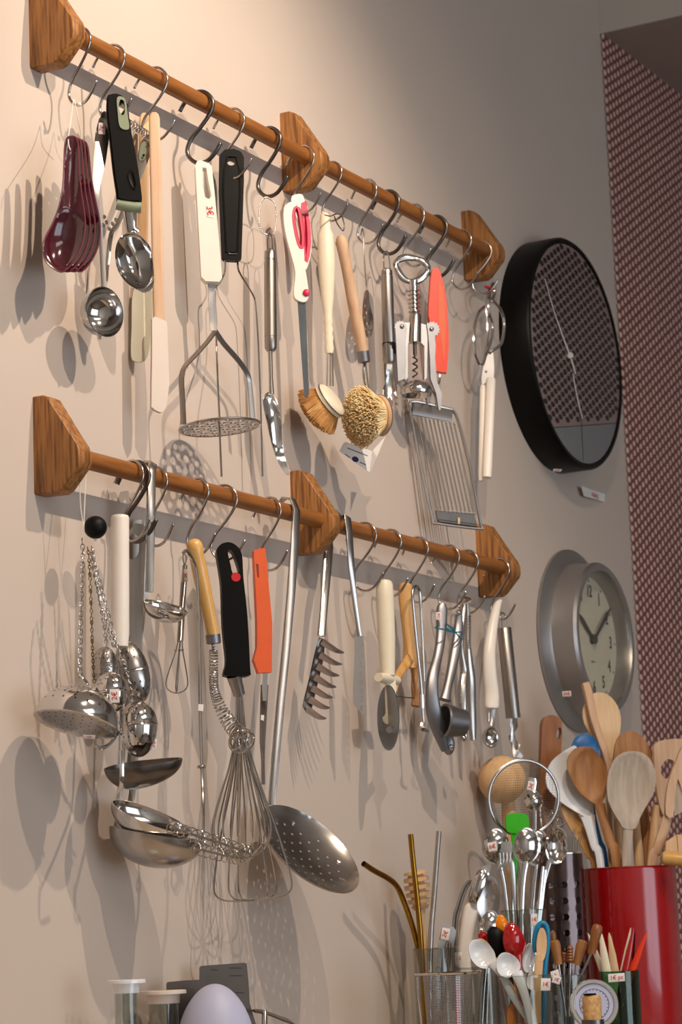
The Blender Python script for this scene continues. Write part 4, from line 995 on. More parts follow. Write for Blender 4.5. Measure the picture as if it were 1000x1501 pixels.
for k in range(7):
    n = V((rn.uniform(-1, 1), rn.uniform(-1, 1), rn.uniform(-1, 1))).normalized(); u = n.orthogonal().normalized(); v = n.cross(u); rr = rd*rn.uniform(.8, 1)
    sweep(bm, [c+(u*math.cos(a)+v*math.sin(a))*rr for a in [q*2*PI/28 for q in range(28)]], .00085, 5, closed=True)
part(t, 'wire_ball', bm, 'steel_wire', kind='stuff')
# black handled balloon whisk
H = cv(250, 770, 3.333)
t = thing('balloon_whisk', 'big wire whisk with black handle marked by a red dot', 'whisk', W(352, 1330, .065))
pl = Pl(340, 895, .058, 52)
oo = cr(B4((222, 130), (240, 100), (280, 88), (318, 105), (345, 150), (352, 260), (372, 450), (385, 700), (384, 735), (330, 742), (262, 738), (258, 715), (268, 660), (252, 500), (245, 300), (228, 180)), 3, True)
ho = cr(B4((275, 135), (290, 125), (305, 145), (325, 200), (330, 235), (300, 240), (290, 200)), 2, True)
bm = plate(B(), pl, oo, .020, [ho]); es = [e for e in bm.edges if len(e.link_faces) == 2 and e.calc_face_angle(0) > .9]; bmesh.ops.bevel(bm, geom=es, offset=.0045, segments=3, affect='EDGES'); part(t, 'handle', bm, 'black_plastic')
q = B4((315, 259))[0]; part(t, 'red_dot', lathe(B(), pl(*q, .0098), pl(*q, .0112), [(0, .0062), (1, .0058)], 20), 'red_paint', 'round red dot')
part(t, 'collar', turned(B(), (343, 990), (351, 1018), [(0, 11.5), (.9, 9), (1, 9)], .058, seg=20), 'steel_brushed')
t0 = W(350, 1012, .058)
whisk_loops(t, t0, W(355, 1258, .064), .0011, [(0, .003), (.25, .0055), (.45, .014), (.62, .026), (.8, .037), (.92, .033), (.98, .018), (1, 0)], [k*PI/6+.1 for k in range(6)], IR)
whisk_loops(t, t0, W(372, 1318, .066), .0012, [(0, .003), (.25, .0065), (.45, .018), (.65, .033), (.82, .044), (.94, .049), (.985, .043), (1, .030), (1.005, .01), (1.005, 0)], [.05, PI/3+.1, 2*PI/3+.1], IR)
# orange peeler
t = thing('orange_peeler', 'orange plastic handled peeler with narrow steel blade on the lower rail', 'peeler', W(384, 806, .05))
pl = Pl(384, 895, .048, 46)
bm = plate(B(), pl, B4((402, 128), (430, 116), (456, 115), (465, 180), (478, 330), (492, 480), (490, 720), (425, 724), (402, 660), (418, 600), (418, 470), (408, 250)), .013, [B4((412, 190), (424, 195), (428, 262), (418, 255))])
es = [e for e in bm.edges if len(e.link_faces) == 2 and e.calc_face_angle(0) > .9]; bmesh.ops.bevel(bm, geom=es, offset=.0012, segments=2, affect='EDGES'); part(t, 'handle', bm, 'orange_plastic', angle=30)
part(t, 'tang', plate(B(), pl, B4((452, 722), (475, 722), (472, 780), (468, 858), (452, 858), (448, 790)), .003), 'chrome')
part(t, 'blade', ribbon(B(), B4((460, 780, 20), (455, 900, 18), (450, 1050, 15), (452, 1150, 10))+[(386, 1150, 3)], .0012, nyaw(70), d=.040), 'steel')
part(t, 'price_mark', plate(B(), Pl(385, 1052, .042, 55), B4((443, 925), (458, 928), (455, 955), (441, 950)), .0003), 'paper', 'tiny faded sticker')

# skimmer
t = thing('skimmer', 'large perforated steel skimmer hooked over the rod by its long flat handle', 'skimmer', W(455, 1300, .07))
hp = [W(411, 750, .023), W(410, 738, .026), W(417, 730, .038), W(429, 732, .052), W(435, 748, .058)]+[W(x, y, .058) for x, y in ((432, 800), (427, 870), (420, 950), (412, 1030), (406, 1100), (401, 1160), (400, 1180))]
part(t, 'handle', sweep(B(), hp, [.0045, .005, .0055, .006, .0062, .006, .0055, .0052, .005, .0045, .004, .004], 10, .3, None, 5, wd=strapdirs(12, 4, 45)), 'steel')
part(t, 'edge_bead', sweep(B(), [p+NC*.0012-IR*.0052 for p in hp[4:]], .0012, 6), 'chrome')
c = W(455, 1244, .082); R = 88*S(455, 1244, .08); n = (NC*.45+(IR*.68+UP*.73)*.89).normalized(); u = (IR*.74-UP*.67); u = (u-n*u.dot(n)).normalized(); v = n.cross(u)
hl = []
for i in range(-4, 5):
    for j in range(-4, 5):
        x, y = (i+(.5 if j % 2 else 0))*R*.2, j*R*.18
        if math.hypot(x, y) < R*.74: hl.append(circ(x, y, R*.027, n=8))
part(t, 'bowl', sheet(B(), circ(0, 0, R, n=56), lambda x, y: (c+u*x+v*y-n*(.020*(1-(x*x+y*y)/R/R)**.8 if x*x+y*y < R*R else 0), n), .0013, hl, R*.09), 'steel', angle=70)

# spaghetti server
t = thing('pasta_server', 'steel spaghetti server with seven teeth, tucked behind the middle bracket', 'server', W(460, 1055, .04))
hp = [W(497, 764, .057), W(496, 756, .054), W(489, 749, .040), W(484, 757, .026), W(481, 775, .023), W(482, 800, .030), W(478, 850, .040), W(474, 900, .041), W(471, 932, .043)]
part(t, 'handle', sweep(B(), hp, [.006, .007, .008, .0085, .0085, .008, .0065, .0055, .006], 12, .35, None, 3, wd=strapdirs(9, 5, 50)), 'steel')
part(t, 'edge_bead', sweep(B(), [p+nyaw(50)*.003-IR*.001 for p in hp[2:]], .0013, 6), 'chrome')
pl = Pl(460, 985, .044, 52)
part(t, 'head', dished(B(), pl, B4((725, 545), (755, 560), (752, 640), (735, 720), (715, 800), (695, 880), (680, 925), (662, 912), (645, 885), (652, 850), (680, 740), (700, 640)), .0016, [(463, 990, 12, 60, 14, .006)], step=4), 'steel_dark')
for (bx, by), (tx, ty) in zip([(750, 575), (740, 640), (727, 695), (715, 748), (702, 802), (690, 857), (676, 905)], [(840, 630), (830, 686), (816, 741), (801, 797), (786, 848), (770, 898), (752, 950)]):
    q = B4((bx-8, by-6), ((bx*.45+tx*.55), (by*.45+ty*.55)+10), (tx, ty))
    part(t, 'tooth', sweep(B(), [V(x) for x in cr([pl(*q[0], .001), pl(*q[1], .012), pl(*q[2], .018)], 4)], [.0052, .005, .0047, .0044, .004, .0033, .0025, .0017, .0006][:9], 8, .35, nyaw(70)), 'steel')
# slotted server
t = thing('slotted_server', 'slim steel serving slice with slots along one edge, hooked over the rod', 'spatula', W(525, 1045, .05))
hp = [W(497, 775, .022), W(500, 757, .034), W(509, 758, .053), W(512, 780, .0585), W(515, 830, .0585), W(520, 880, .0585), W(526, 925, .0585), W(528, 936, .0585)]
part(t, 'handle', sweep(B(), hp, [.006, .0065, .0065, .0062, .005, .0036, .003, .0035], 10, .3, None, 5, wd=strapdirs(8, 3, 48)), 'steel')
pl = Pl(525, 990, .0585, 52)
part(t, 'blade', plate(B(), pl, B4((898, 545), (935, 540), (945, 580), (945, 920), (938, 925), (895, 870), (892, 820), (900, 600)), .0018, [circ(*B4((933, y))[0], 1.9, 4, 10) for y in range(600, 900, 42)]), 'steel')

# pizza cutter
t = thing('pizza_cutter', 'cream handled pizza cutter with large steel wheel', 'pizza cutter', W(569, 1101, .05))
part(t, 'handle', turned(B(), *G3((125, 105), (155, 860)), [(0, 5), (.015, 10), (.05, 12.5), (.2, 13.3), (.6, 13), (.97, 10.5), (1, 10.5)], .060, seg=24), 'cream_plastic')
part(t, 'hand_guard', sweep(B(), [W(*q, .060) for q in G3((80, 872), (155, 885), (225, 900))], [.007, .0092, .007], 14, .9), 'cream_plastic')
pl = Pl(570, 1040, .060, 35)
part(t, 'fork', plate(B(), pl, cr(G3((140, 890), (205, 895), (208, 1050), (205, 1200), (185, 1240), (150, 1240), (125, 1215), (122, 1180), (145, 1150)), 2, True), .007), 'cream_plastic')
c = W(569, 1052, .060); n = (IL*.95+NC*.31).normalized(); r = 48*S(569, 1052, .06)
part(t, 'wheel', lathe(B(), c-n*.0006, c+n*.0006, [(0, r), (0, r*.99), (.5, r), (1, r*.985)], 56), 'blade_blue', smooth=False)
part(t, 'axle', lathe(B(), W(*G3((165, 1285))[0], .068), W(*G3((215, 1285))[0], .054), [(0, .0048), (1, .0048)], 14), 'chrome')
part(t, 'pivot', lathe(B(), pl(*G3((190, 1185))[0], .003), pl(*G3((190, 1185))[0], .0042), [(0, .0016), (1, .0016)], 8), 'steel_dark')
# forked wooden peeler
t = thing('wooden_peeler', 'beech Y-shaped peeler with steel blade between its prongs', 'peeler', W(597, 1040, .045))
part(t, 'handle', ribbon(B(), G3((290, 140, 20), (290, 150, 50), (295, 250, 58), (310, 450, 50), (318, 600, 44), (325, 720, 55), (325, 800, 50)), .010, nyaw(48), pw=3, seg=14, d=.034), 'honey_wood')
part(t, 'prong', ribbon(B(), G3((325, 720, 40), (280, 790, 36), (235, 860, 30), (210, 940, 26), (205, 985, 22)), .009, nyaw(48), pw=3, seg=12, d=.036), 'honey_wood')
part(t, 'prong', ribbon(B(), G3((345, 740, 34), (365, 850, 26), (360, 950, 24), (375, 1030, 34), (370, 1100, 34)), .009, nyaw(48), pw=3, seg=12, d=.030), 'brown_wood')
part(t, 'blade', ribbon(B(), G3((200, 1020, 8), (280, 1030, 12), (355, 1035, 10)), .0016, UP, d=.034), 'steel_dark')
# swivel peeler
t = thing('swivel_peeler', 'slim steel swivel peeler with bent wire handle beside the wooden peeler', 'peeler', W(622, 1070, .055))
part(t, 'handle', ribbon(B(), G3((440, 905, 5), (430, 700, 9), (415, 400, 10), (405, 220, 14), (385, 165, 14), (358, 170, 14), (348, 240, 12), (365, 450, 12), (390, 700, 12), (412, 900, 12), (420, 1010, 13)), .003, nyaw(48), pw=3, seg=10, n=5, d=.056), 'steel_wire')
part(t, 'blade', ribbon(B(), G3((418, 1008, 16), (422, 1115, 16)), .003, nyaw(50), d=.056), 'chrome')
part(t, 'tip', ribbon(B(), G3((425, 1115, 8), (432, 1220, 10), (430, 1240, 20), (428, 1275, 20), (470, 1300, 6)), .002, nyaw(50), d=.056), 'steel')

# garlic press
t = thing('garlic_press', 'cast metal garlic press with round basket and price sticker', 'garlic press', W(652, 1100, .05))
n0 = nyaw(52)
part(t, 'handle', ribbon(B(), G2((222, 150, 30), (218, 190, 46), (215, 300, 46), (208, 430, 42), (185, 580, 40), (145, 750, 48), (135, 900, 56), (150, 1060, 66), (195, 1220, 58), (245, 1380, 34)), .010, n0, pw=3, seg=14, d=.052), 'zinc')
part(t, 'handle', ribbon(B(), G2((358, 210, 22), (360, 330, 40), (342, 480, 44), (305, 680, 42), (265, 860, 38), (245, 960, 50)), .010, n0, pw=3, seg=14, d=.058), 'zinc')
part(t, 'ball_tip', ball(B(), W(*G2((357, 218))[0], .060), .0045, u=14, v=10), 'chrome')
a, b = W(*G2((232, 1130))[0], .060), W(*G2((400, 1165))[0], .046); s = S(655, 1060)
part(t, 'basket', lathe(B(), a, a+(IR*.9-NC*.42-UP*.12)*.034, [(0, 24*s), (0, 21*s), (.7, 19*s), (.85, 0), (1, 0), (1, 17*s), (.02, 25*s)][:0] or [(.8, .0001), (.8, 17*s), (.0, 21*s), (-.02, 23.5*s), (.05, 25*s), (1, 19.5*s), (1, .0001)], 28, cap=False), 'zinc')
part(t, 'hinge_block', ribbon(B(), G2((250, 1230, 30), (275, 1310, 50), (275, 1380, 46), (270, 1396, 25)), .012, n0, pw=3, seg=12, d=.052), 'zinc')
part(t, 'hinge_pin', ball(B(), W(*G2((295, 1352))[0], .062), .0035, u=12, v=8), 'chrome')
part(t, 'side_pin', ball(B(), W(*G2((400, 1280))[0], .056), .005, u=12, v=8), 'steel')
sticker(t, *G2((192, 247))[0], .058, 8, 11, '15€', 85, 50, 5.5)
# second lever tool
t = thing('nutcracker', 'steel nutcracker with serrated jaws and long curved arms', 'nutcracker', W(690, 1087, .045))
part(t, 'arm', ribbon(B(), G2((402, 120, 12), (405, 160, 26), (400, 260, 24), (385, 420, 22), (385, 560, 22), (405, 720, 34), (395, 850, 40), (395, 1000, 38), (405, 1150, 24), (415, 1270, 20)), .009, n0, pw=3, seg=12, d=.040), 'steel')
part(t, 'arm', ribbon(B(), G2((425, 120, 12), (432, 220, 18), (438, 350, 24), (438, 500, 24), (450, 640, 34), (468, 800, 38), (472, 1000, 36), (478, 1180, 34), (482, 1300, 22)), .009, nyaw(35), pw=3, seg=12, d=.038), 'steel')
bm = B()
for y in range(250, 520, 22): ball(bm, W(*G2((458, y))[0], .044), .0018, u=6, v=4)
part(t, 'serration', bm, 'chrome', kind='stuff')
bm = B()
for y in range(690, 980, 24): ball(bm, W(*G2((378, y))[0], .050), .0016, u=6, v=4)
part(t, 'serration', bm, 'chrome', kind='stuff')
part(t, 'hinge', lathe(B(), W(*G2((385, 118))[0], .042), W(*G2((438, 118))[0], .036), [(0, .006), (.3, .0075), (1, .006)], 14), 'chrome')
t = thing('rubber_band', 'teal rubber band wound round the garlic press and nutcracker arms', 'band', W(650, 925, .06))
bm = wire(B(), G2((165, 350, 0, .060), (240, 345, 0, .066), (320, 385, 0, .068), (385, 375, 0, .066), (380, 368, 0, .056), (300, 372, 0, .052), (240, 362, 0, .044), (170, 345, 0, .05)), .0011, 4, 6) if False else B()
def band(pts): sweep(bm, [V(x) for x in cr([W(*G2((x, y))[0], d) for x, y, d in pts], 4, True)], .0011, 6, closed=True)
band([(165, 350, .062), (240, 362, .068), (310, 385, .07), (385, 380, .068), (390, 365, .05), (300, 372, .05), (240, 345, .04), (175, 340, .045)])
band([(262, 320, .062), (320, 370, .069), (375, 435, .069), (392, 440, .05), (340, 380, .05), (275, 325, .045)]); part(t, 'band_loop', bm, 'teal_band', kind='stuff')

# melon baller and corer
t = thing('melon_baller', 'white handled melon baller with small polished scoop', 'scoop', W(720, 1100, .05))
part(t, 'handle', ribbon(B(), G2((700, 135, 16), (690, 150, 30), (670, 220, 38), (640, 380, 46), (620, 560, 52), (625, 750, 58), (640, 900, 62), (640, 1010, 62), (640, 1030, 50)), .015, nyaw(55), pw=2.4, seg=20, d=.046), 'white_plastic')
part(t, 'shaft', turned(B(), *G2((615, 1030), (612, 1150)), [(0, 2), (.9, 2), (1, 1)], .046), 'chrome')
part(t, 'shaft', ribbon(B(), G2((650, 1030, 22), (650, 1120, 16), (645, 1180, 14)), .002, nyaw(45), d=.044), 'steel')
part(t, 'scoop', bowl(B(), W(*G2((640, 1275))[0], .052), nyaw(14)+V((0, 0, -.1)), V((0, 0, 1)), .0165, .0165, .014, .0011, 28, 8), 'chrome', angle=60)
t = thing('apple_corer', 'round steel handled corer with zigzag blade at the end bracket', 'corer', W(757, 1115, .045))
part(t, 'handle', turned(B(), *G2((745, 345), (822, 1110)), [(0, 9.5), (.01, 10.6), (.97, 10.8), (.971, 11.2), (1, 11)], .050, seg=28), 'steel_brushed')
part(t, 'hanging_loop', wire(B(), G2((715, 350), (712, 290), (715, 240), (735, 220), (758, 260), (762, 340)), .0016, 4, d=.048), 'chrome')
pl = Pl(757, 1085, .050, 50)
part(t, 'blade', dished(B(), pl, G2((795, 1110), (858, 1110), (862, 1190), (840, 1230), (850, 1290), (880, 1340), (870, 1380), (905, 1430), (895, 1450), (825, 1440), (818, 1390), (805, 1310), (790, 1290), (785, 1265), (805, 1240)), .0013, [(753, 1080, 8, 28, 0, .005)], step=4), 'steel')
# ------------------------------------------------------------------ things standing on the shelf
E1, E2, E3, E4, E5, E6 = cv(130, 1390, 3.03), cv(690, 1080, 5.882), cv(840, 1000, 5.3625), cv(600, 1370, 7.143), cv(690, 1290, 5.556), cv(780, 1230, 7.508)
C3, C4, C5 = cv(680, 980, 3.125), cv(660, 1180, 2.941), cv(520, 1200, 3.846)
def ref(px, d): return lambda off=0: (px, d, off)
K, GL, GPK, GN, TG, JR, SG, PC = ref(930.5, .17), ref(764, .215), ref(829, .235), ref(907, .275), ref(770, .115), ref(700, .115), ref(640, .085), ref(829, .105)
def foot(px, d, py=1400):
    p = W(px, py, d); return V((p.x, p.y, ZC))
def vert(bm, px, d, zs, seg=32, py=1400, **k):
    """upright turned shape on the shelf; zs: (z, radius m) bottom to top"""
    f = foot(px, d, py); z0, z1 = zs[0][0], max(z for z, r in zs)
    return lathe(bm, V((f.x, f.y, ZC)), V((f.x, f.y, ZC+1)), [(z-ZC, r) for z, r in zs], seg, nref=(0, -1, 0), cap=False, **k)
def tumbler(name, label, cat, px, d, ytop, rpx, m='glass', th=.0018, taper=.94, group=None):
    zt = W(px, ytop, d).z; r = rpx*S(px, ytop, d); f = foot(px, d)
    t = thing(name, label, cat, f, group)
    bm = vert(B(), px, d, [(ZC+.0005, .0001), (ZC+.0005, r*taper), (zt, r), (zt, r-th), (ZC+.007, r*taper-th), (ZC+.007, .0001)], 40)
    part(t, 'glass_body', bm, m); rg = [V((f.x+(r-th/2)*math.cos(a), f.y+(r-th/2)*math.sin(a), zt)) for a in [k*2*PI/40 for k in range(40)]]
    part(t, 'rim', sweep(B(), rg, th*.55, 6, closed=True), m); return t
def spoonlike(name, label, cat, head, handle, d, m, dep=.006, yaw=52, th=.0035, group=None, hth=None, hm=None, dish=None, holes=(), step=4, pw=2.4, d2=None, tilt=0):
    """head: outline points; handle: (x, y, half width px); leaning plane at distance d (d2 at the foot)"""
    cx = sum(p[0] for p in head)/len(head); cy = sum(p[1] for p in head)/len(head)
    pl = Pl(cx, cy, d, yaw, tilt); t = thing(name, label, cat, pl(cx, max(p[1] for p in head)), group)
    part(t, 'handle', ribbon(B(), handle, hth or th*1.6, nyaw(yaw), pw=pw, seg=12, d=d), hm or m)
    dd = dish or [(cx, cy, (max(p[0] for p in head)-min(p[0] for p in head))*.44, (max(p[1] for p in head)-min(p[1] for p in head))*.44, 0, dep)]
    part(t, 'bowl', dished(B(), pl, head, th, dd, holes, step), m, angle=50); return t
def egg(cx, cy, rx, ry, k=.15, rot=0, n=24):
    c, s = math.cos(math.radians(rot)), math.sin(math.radians(rot)); o = []
    for i in range(n):
        a = 2*PI*i/n; x = rx*math.cos(a)*(1-k*math.sin(a)); y = ry*math.sin(a); o.append((cx+x*c-y*s, cy+x*s+y*c))
    return o

# -- by the plain wall: sand timers, scraper plates, egg
for px, d, yt, rc, rt, lb, mc in ((184, .075, 1436, 29, 17.5, 'glass tube with round flat white cap, standing left of the egg', 'white_gloss'), (238, .042, 1452, 34, 22, 'wider glass tube with pale translucent lid just beside the egg', 'silicone_pale')):
    s = S(px, yt, d); zt = W(px, yt, d).z; t = thing('sand_timer', lb.replace('left of', 'further from'), 'timer', foot(px, d), None)
    part(t, 'cap', vert(B(), px, d, [(zt-.004, .0001), (zt-.004, rc*s), (zt-.0005, rc*s), (zt, rc*s*.97), (zt, .0001)]), mc)
    part(t, 'collar', vert(B(), px, d, [(zt-.015, .0001), (zt-.015, rt*s*1.08), (zt-.004, rt*s*1.12), (zt-.004, .0001)]), mc)
    part(t, 'glass_tube', vert(B(), px, d, [(ZC+.006, rt*s), (zt-.012, rt*s), (zt-.012, rt*s*.9), (ZC+.006, rt*s*.9)]), 'glass')
    part(t, 'inner_bulb', vert(B(), px+2, d, [(ZC+.01, rt*s*.5), (ZC+.08, rt*s*.45), (ZC+.10, rt*s*.15), (ZC+.12, rt*s*.5), (zt-.012, rt*s*.45)]), 'glass')
    part(t, 'base', vert(B(), px, d, [(ZC, .0001), (ZC, rc*s*.9), (ZC+.007, rc*s*.9), (ZC+.007, .0001)]), mc)
zb = lambda px, d: 1450+(W(px, 1450, d).z-ZC)/S(px, 1450, d)*1.0
t = thing('dough_scraper', 'shorter dark steel plate standing behind the white egg', 'scraper', foot(275, .045))
pl = Pl(275, 1460, .045, 48); yb = zb(275, .045)-1
part(t, 'plate_body', plate(B(), pl, cr(E1((345, 160), (350, 150), (420, 143), (520, 138)), 1)+[(302, yb), (247, yb)], .0016), 'steel_dark')
t = thing('dough_scraper', 'taller grey steel plate with faint engraved lines behind the egg', 'scraper', foot(335, .056))
pl = Pl(335, 1460, .056, 48); yb = zb(335, .056)-1
part(t, 'plate_body', plate(B(), pl, E1((492, 85), (500, 78), (690, 64), (702, 68), (710, 150))+[(366, 1470), (375, 1501), (377, yb), (292, yb)], .0016), 'steel_dark')
for a, b in (((540, 93), (575, 95)), ((622, 86), (680, 86)), ((625, 120), (682, 120)), ((650, 195), (690, 196))):
    (x0, y0), (x1, y1) = E1(a, b); part(t, 'engraved_line', plate(B(), pl, [(x0, y0), (x1, y1), (x1, y1+1.2), (x0, y0+1.2)], .0002, (), .0010), 'ink', smooth=False)
s = S(313, 1480, .104); zt = W(313, 1442, .104).z; t = thing('egg_timer', 'big matt pale white egg standing in front of the steel plates', 'egg', foot(313, .104))
hh = 150*s; R = 56*s; z0 = zt-hh; pr = [(z0+hh*(.5-.5*math.cos(PI*i/24)), max(.0001, R*math.sin(PI*i/24)*(1+.16*math.cos(PI*i/24)))) for i in range(25)]
part(t, 'egg_body', vert(B(), 313, .104, pr, 48), 'egg_white'); part(t, 'stand', vert(B(), 313, .104, [(ZC, .0001), (ZC, .026), (z0+.008, .018), (z0+.008, .0001)]), 'egg_white')
t = thing('cake_server', 'chrome server with rolled edge, only its top showing past the egg', 'server', foot(400, .09))
part(t, 'blade', ribbon(B(), [(372, 1482, 3), (388, 1484, 6), (410, 1492, 8), (432, 1502, 8), (452, 1530, 8), (455, zb(450, .09), 8)], .0025, V((0, -.5, .8)), d=.09), 'steel_dark')
part(t, 'rolled_end', turned(B(), (388, 1480), (388, zb(388, .09)), [(0, 3), (.02, 4.5), (1, 4)], .094), 'chrome')

# -- glass with the straws
tumbler('drinking_glass', 'clear straight glass holding metal straws and honey dipper', 'glass', 640, .085, 1390, 34)
for lb, pts, m in (('gold metal drinking straw with bent mouth end', [(533, 1266, .045), (548, 1276, .049), (568, 1287, .054), (581, 1298, .057), (590, 1316, .057), (604, 1355, .059), (613, 1390, .061), (622, 1440, .065), (630, 1500, .070)], 'gold_metal'),
                   ('straight gold metal drinking straw in front of the honey dipper', [(602, 1223, .064), (606, 1265, .067), (612, 1320, .070), (618, 1390, .073), (624, 1500, .080)], 'gold_metal'),
                   ('straight silver metal drinking straw', [(643.5, 1219, .090), (640, 1265, .089), (636, 1320, .088), (631, 1390, .088), (630, 1500, .088)], 'steel')):
    P = [W(*q) for q in cr(pts, 5)]; t = solo('drinking_straw', lb, 'straw', sweep(B(), P, .0040, 14, cap=False), m, 'metal straws in the straight glass')
    c = P[0]-t.location; bmx = sweep(B(), [P[0]+(P[1]-P[0]).normalized()*.0008, P[0]+(P[1]-P[0]).normalized()*.012], .0032, 12); bmx2 = bmx
    o = part(t, 'dark_bore', bmx, 'black_plastic')
t = thing('honey_dipper', 'wooden honey dipper with ridged head standing among the straws', 'honey dipper', W(625, 1440, .068))
part(t, 'ridged_head', turned(B(), (608, 1276), (617, 1333), [(0, 8), (.03, 16), (.10, 17.5), (.11, 12), (.17, 12), (.18, 18.5), (.28, 19), (.29, 12), (.36, 12), (.37, 19.5), (.47, 19.5), (.48, 12), (.55, 12), (.56, 19), (.65, 18.5), (.66, 12), (.73, 12), (.74, 17.5), (.83, 16.5), (.84, 11), (.9, 11), (.91, 14), (1, 10)], .048, .052, seg=24), 'beech', angle=25)
part(t, 'stick', turned(B(), (616, 1330), (630, 1480), [(0, 8), (.1, 6.5), (1, 5)], .050, .063), 'beech')
t = thing('steel_clip', 'flat steel clip with white 2€ sticker inside the straight glass', 'clip', W(655, 1400, .085))
part(t, 'plate_body', plate(B(), Pl(655, 1390, SG(.012), 50), [(649, 1356), (664, 1358), (669, 1364), (660, 1420), (650, 1480), (634, 1480), (640, 1430), (643, 1380)], .0015), 'steel')
part(t, 'bent_wire', wire(B(), [(646, 1480), (648, 1420), (655, 1385), (660, 1384), (658, 1420), (655, 1470)], .0016, 4, d=SG(.015)), 'steel_wire')
sticker(t, 653, 1369, SG(.02), 12, 17, '2€', 75, 58, 9, roll=-12)

# -- small round basket strainer in front
px, d = 655, .165; s = S(px, 1427, d); f = foot(px, d); zt = W(px, 1427, d).z; r = 36*s
t = thing('basket_strainer', 'cylindrical fine mesh strainer with wide flat chrome rim', 'strainer', f)
part(t, 'rim', vert(B(), px, d, [(zt-.002, 34*s), (zt-.001, 49*s), (zt+.001, 50*s), (zt+.002, 49*s), (zt+.001, 34*s)], 48), 'chrome')
bm = B(); n = 64
for k in range(n):
    a = 2*PI*k/n; sweep(bm, [V((f.x+r*.86*math.cos(a), f.y+r*.86*math.sin(a), zt-.12)), V((f.x+r*math.cos(a), f.y+r*math.sin(a), zt))], .00035, 4)
z = zt-.12
while z < zt:
    q = (z-zt+.12)/.12; rr = r*(.86+.14*q); sweep(bm, [V((f.x+rr*math.cos(a), f.y+rr*math.sin(a), z)) for a in [k*2*PI/32 for k in range(32)]], .00035, 4, closed=True); z += .0022
part(t, 'mesh', bm, 'steel', kind='stuff', smooth=False)
part(t, 'foot_ring', vert(B(), px, d, [(ZC, r*.8), (zt-.12, r*.86), (zt-.118, r*.88), (ZC, r*.83)], 32), 'steel')
for a, b in (((612, 1432), (618, 1501)), ((690, 1432), (684, 1501))): part(t, 'side_wire', wire(B(), [a, ((a[0]+b[0])/2-1, 1465), b, (b[0], 1520)], .0014, 3, d=d), 'chrome')
solo('plastic_stick', 'thin red stick standing behind the strainer mesh', 'stick', ribbon(B(), [(672, 1438, 3.5), (671, 1480, 3.5), (671, 1560, 3.5)], .003, NC, d=.132), 'red_gloss')

# -- jar with the ladles
tumbler('storage_jar', 'clear jar packed with white handled ladle and slotted spoons', 'jar', 700, .115, 1418, 34, taper=1)
t = thing('serving_ladle', 'chrome ladle with white plastic handle and price label', 'ladle', W(690, 1400, .13))
part(t, 'handle', ribbon(B(), [(694, 1329, 6), (690, 1334, 10.5), (684, 1370, 10.5), (681, 1410, 9.5), (686, 1450, 9), (690, 1500, 7)], .013, nyaw(52), pw=3, seg=14, d=JR(.005)), 'white_plastic')
part(t, 'shaft', wire(B(), [(694, 1332), (688, 1318), (694, 1292), (704, 1277), (718, 1270)], .0024, 4, d=JR(.005)), 'chrome')
part(t, 'bowl', dished(B(), Pl(703, 1300, JR(.012), 60), cr([(720, 1268), (708, 1270), (697, 1282), (690, 1305), (690, 1322), (694, 1329), (702, 1318), (710, 1298), (716, 1284)], 3, True), .0014, [(702, 1300, 12, 26, 18, -.007)], step=4), 'chrome')
sticker(t, 672.5, 1405, JR(.030), 11, 18, '2€', 0, 58, 7)
t = thing('bent_tube', 'curved double chrome tube leaning beside the white ladle handle', 'tube', W(668, 1400, .12))
for o in (0, 4.5): part(t, 'tube', wire(B(), [(665+o, 1480), (665+o, 1360), (670+o, 1330), (679+o, 1303), (688+o, 1290)], .0022, 4, d=JR(-.012)), 'steel')
t = spoonlike('slotted_spoon', 'steel slotted spoon whose openings form a smiling face', 'spoon', cr([(716, 1284), (728, 1290), (733, 1310), (734, 1335), (728, 1352), (716, 1358), (703, 1352), (699, 1335), (702, 1310), (707, 1292)], 3, True), [(716, 1355, 5), (713, 1420, 5), (710, 1500, 5)], JR(-.010), 'steel', .004, 56, .0014,
    holes=[circ(714, 1315, 2.2, 3.2, 10), circ(724.5, 1315, 2.4, 3.4, 10), cr(E5((140, 185), (150, 178), (185, 178), (187, 195), (180, 225), (160, 238), (145, 222)), 2, True), circ(723.5, 1294, 2.5, 3, 10)])
spoonlike('serving_spoon', 'polished steel spoon below the smiling slotted one', 'spoon', egg(718, 1362, 17, 28, -.1, 8), [(714, 1385, 4), (708, 1440, 4), (704, 1500, 4)], JR(.016), 'chrome', -.006, 58, .0014)
solo('olive_spatula', 'olive green plastic strip in the jar behind the small white spoon', 'spatula', plate(B(), Pl(684, 1400, JR(-.014), 55), cr(E4((600, 60), (640, 70), (655, 200), (640, 370), (600, 500), (575, 420), (575, 200)), 2, True), .003), 'olive')

# -- tall glass with the cutlery
tumbler('cutlery_glass', 'tall clear glass holding steel spoons and forks, sticker on the rim', 'glass', 770, .115, 1334, 34)
gt = bpy.data.objects['cutlery_glass']; sticker(gt, 783, 1348, TG(.036), 10, 17, '1€', 0, 50, 7.5)
SP = [((727, 1240), 20, 27, 8, [(731, 1262, 4), (742, 1320, 3.5), (757, 1500, 3.5)], TG(.012), 'round backed steel spoon with 6€ sticker', -.0065),
      ((772, 1239), 19.5, 27, 3, [(771, 1262, 4.5), (765, 1320, 4), (764, 1500, 4)], TG(.026), 'steel spoon seen from its round back, in front of the green spatula', -.0065),
      ((788, 1243), 15, 27, 12, [(787, 1266, 3), (781, 1320, 3), (770, 1500, 3)], TG(-.008), 'steel spoon peeking out behind the front round-backed one', -.006),
      ((817, 1240), 16, 27, 10, [(806, 1262, 4), (794, 1310, 3.5), (784, 1370, 4), (780, 1500, 4)], TG(.004), 'steel spoon showing its dark hollow, tilted towards the red canister', .010)]
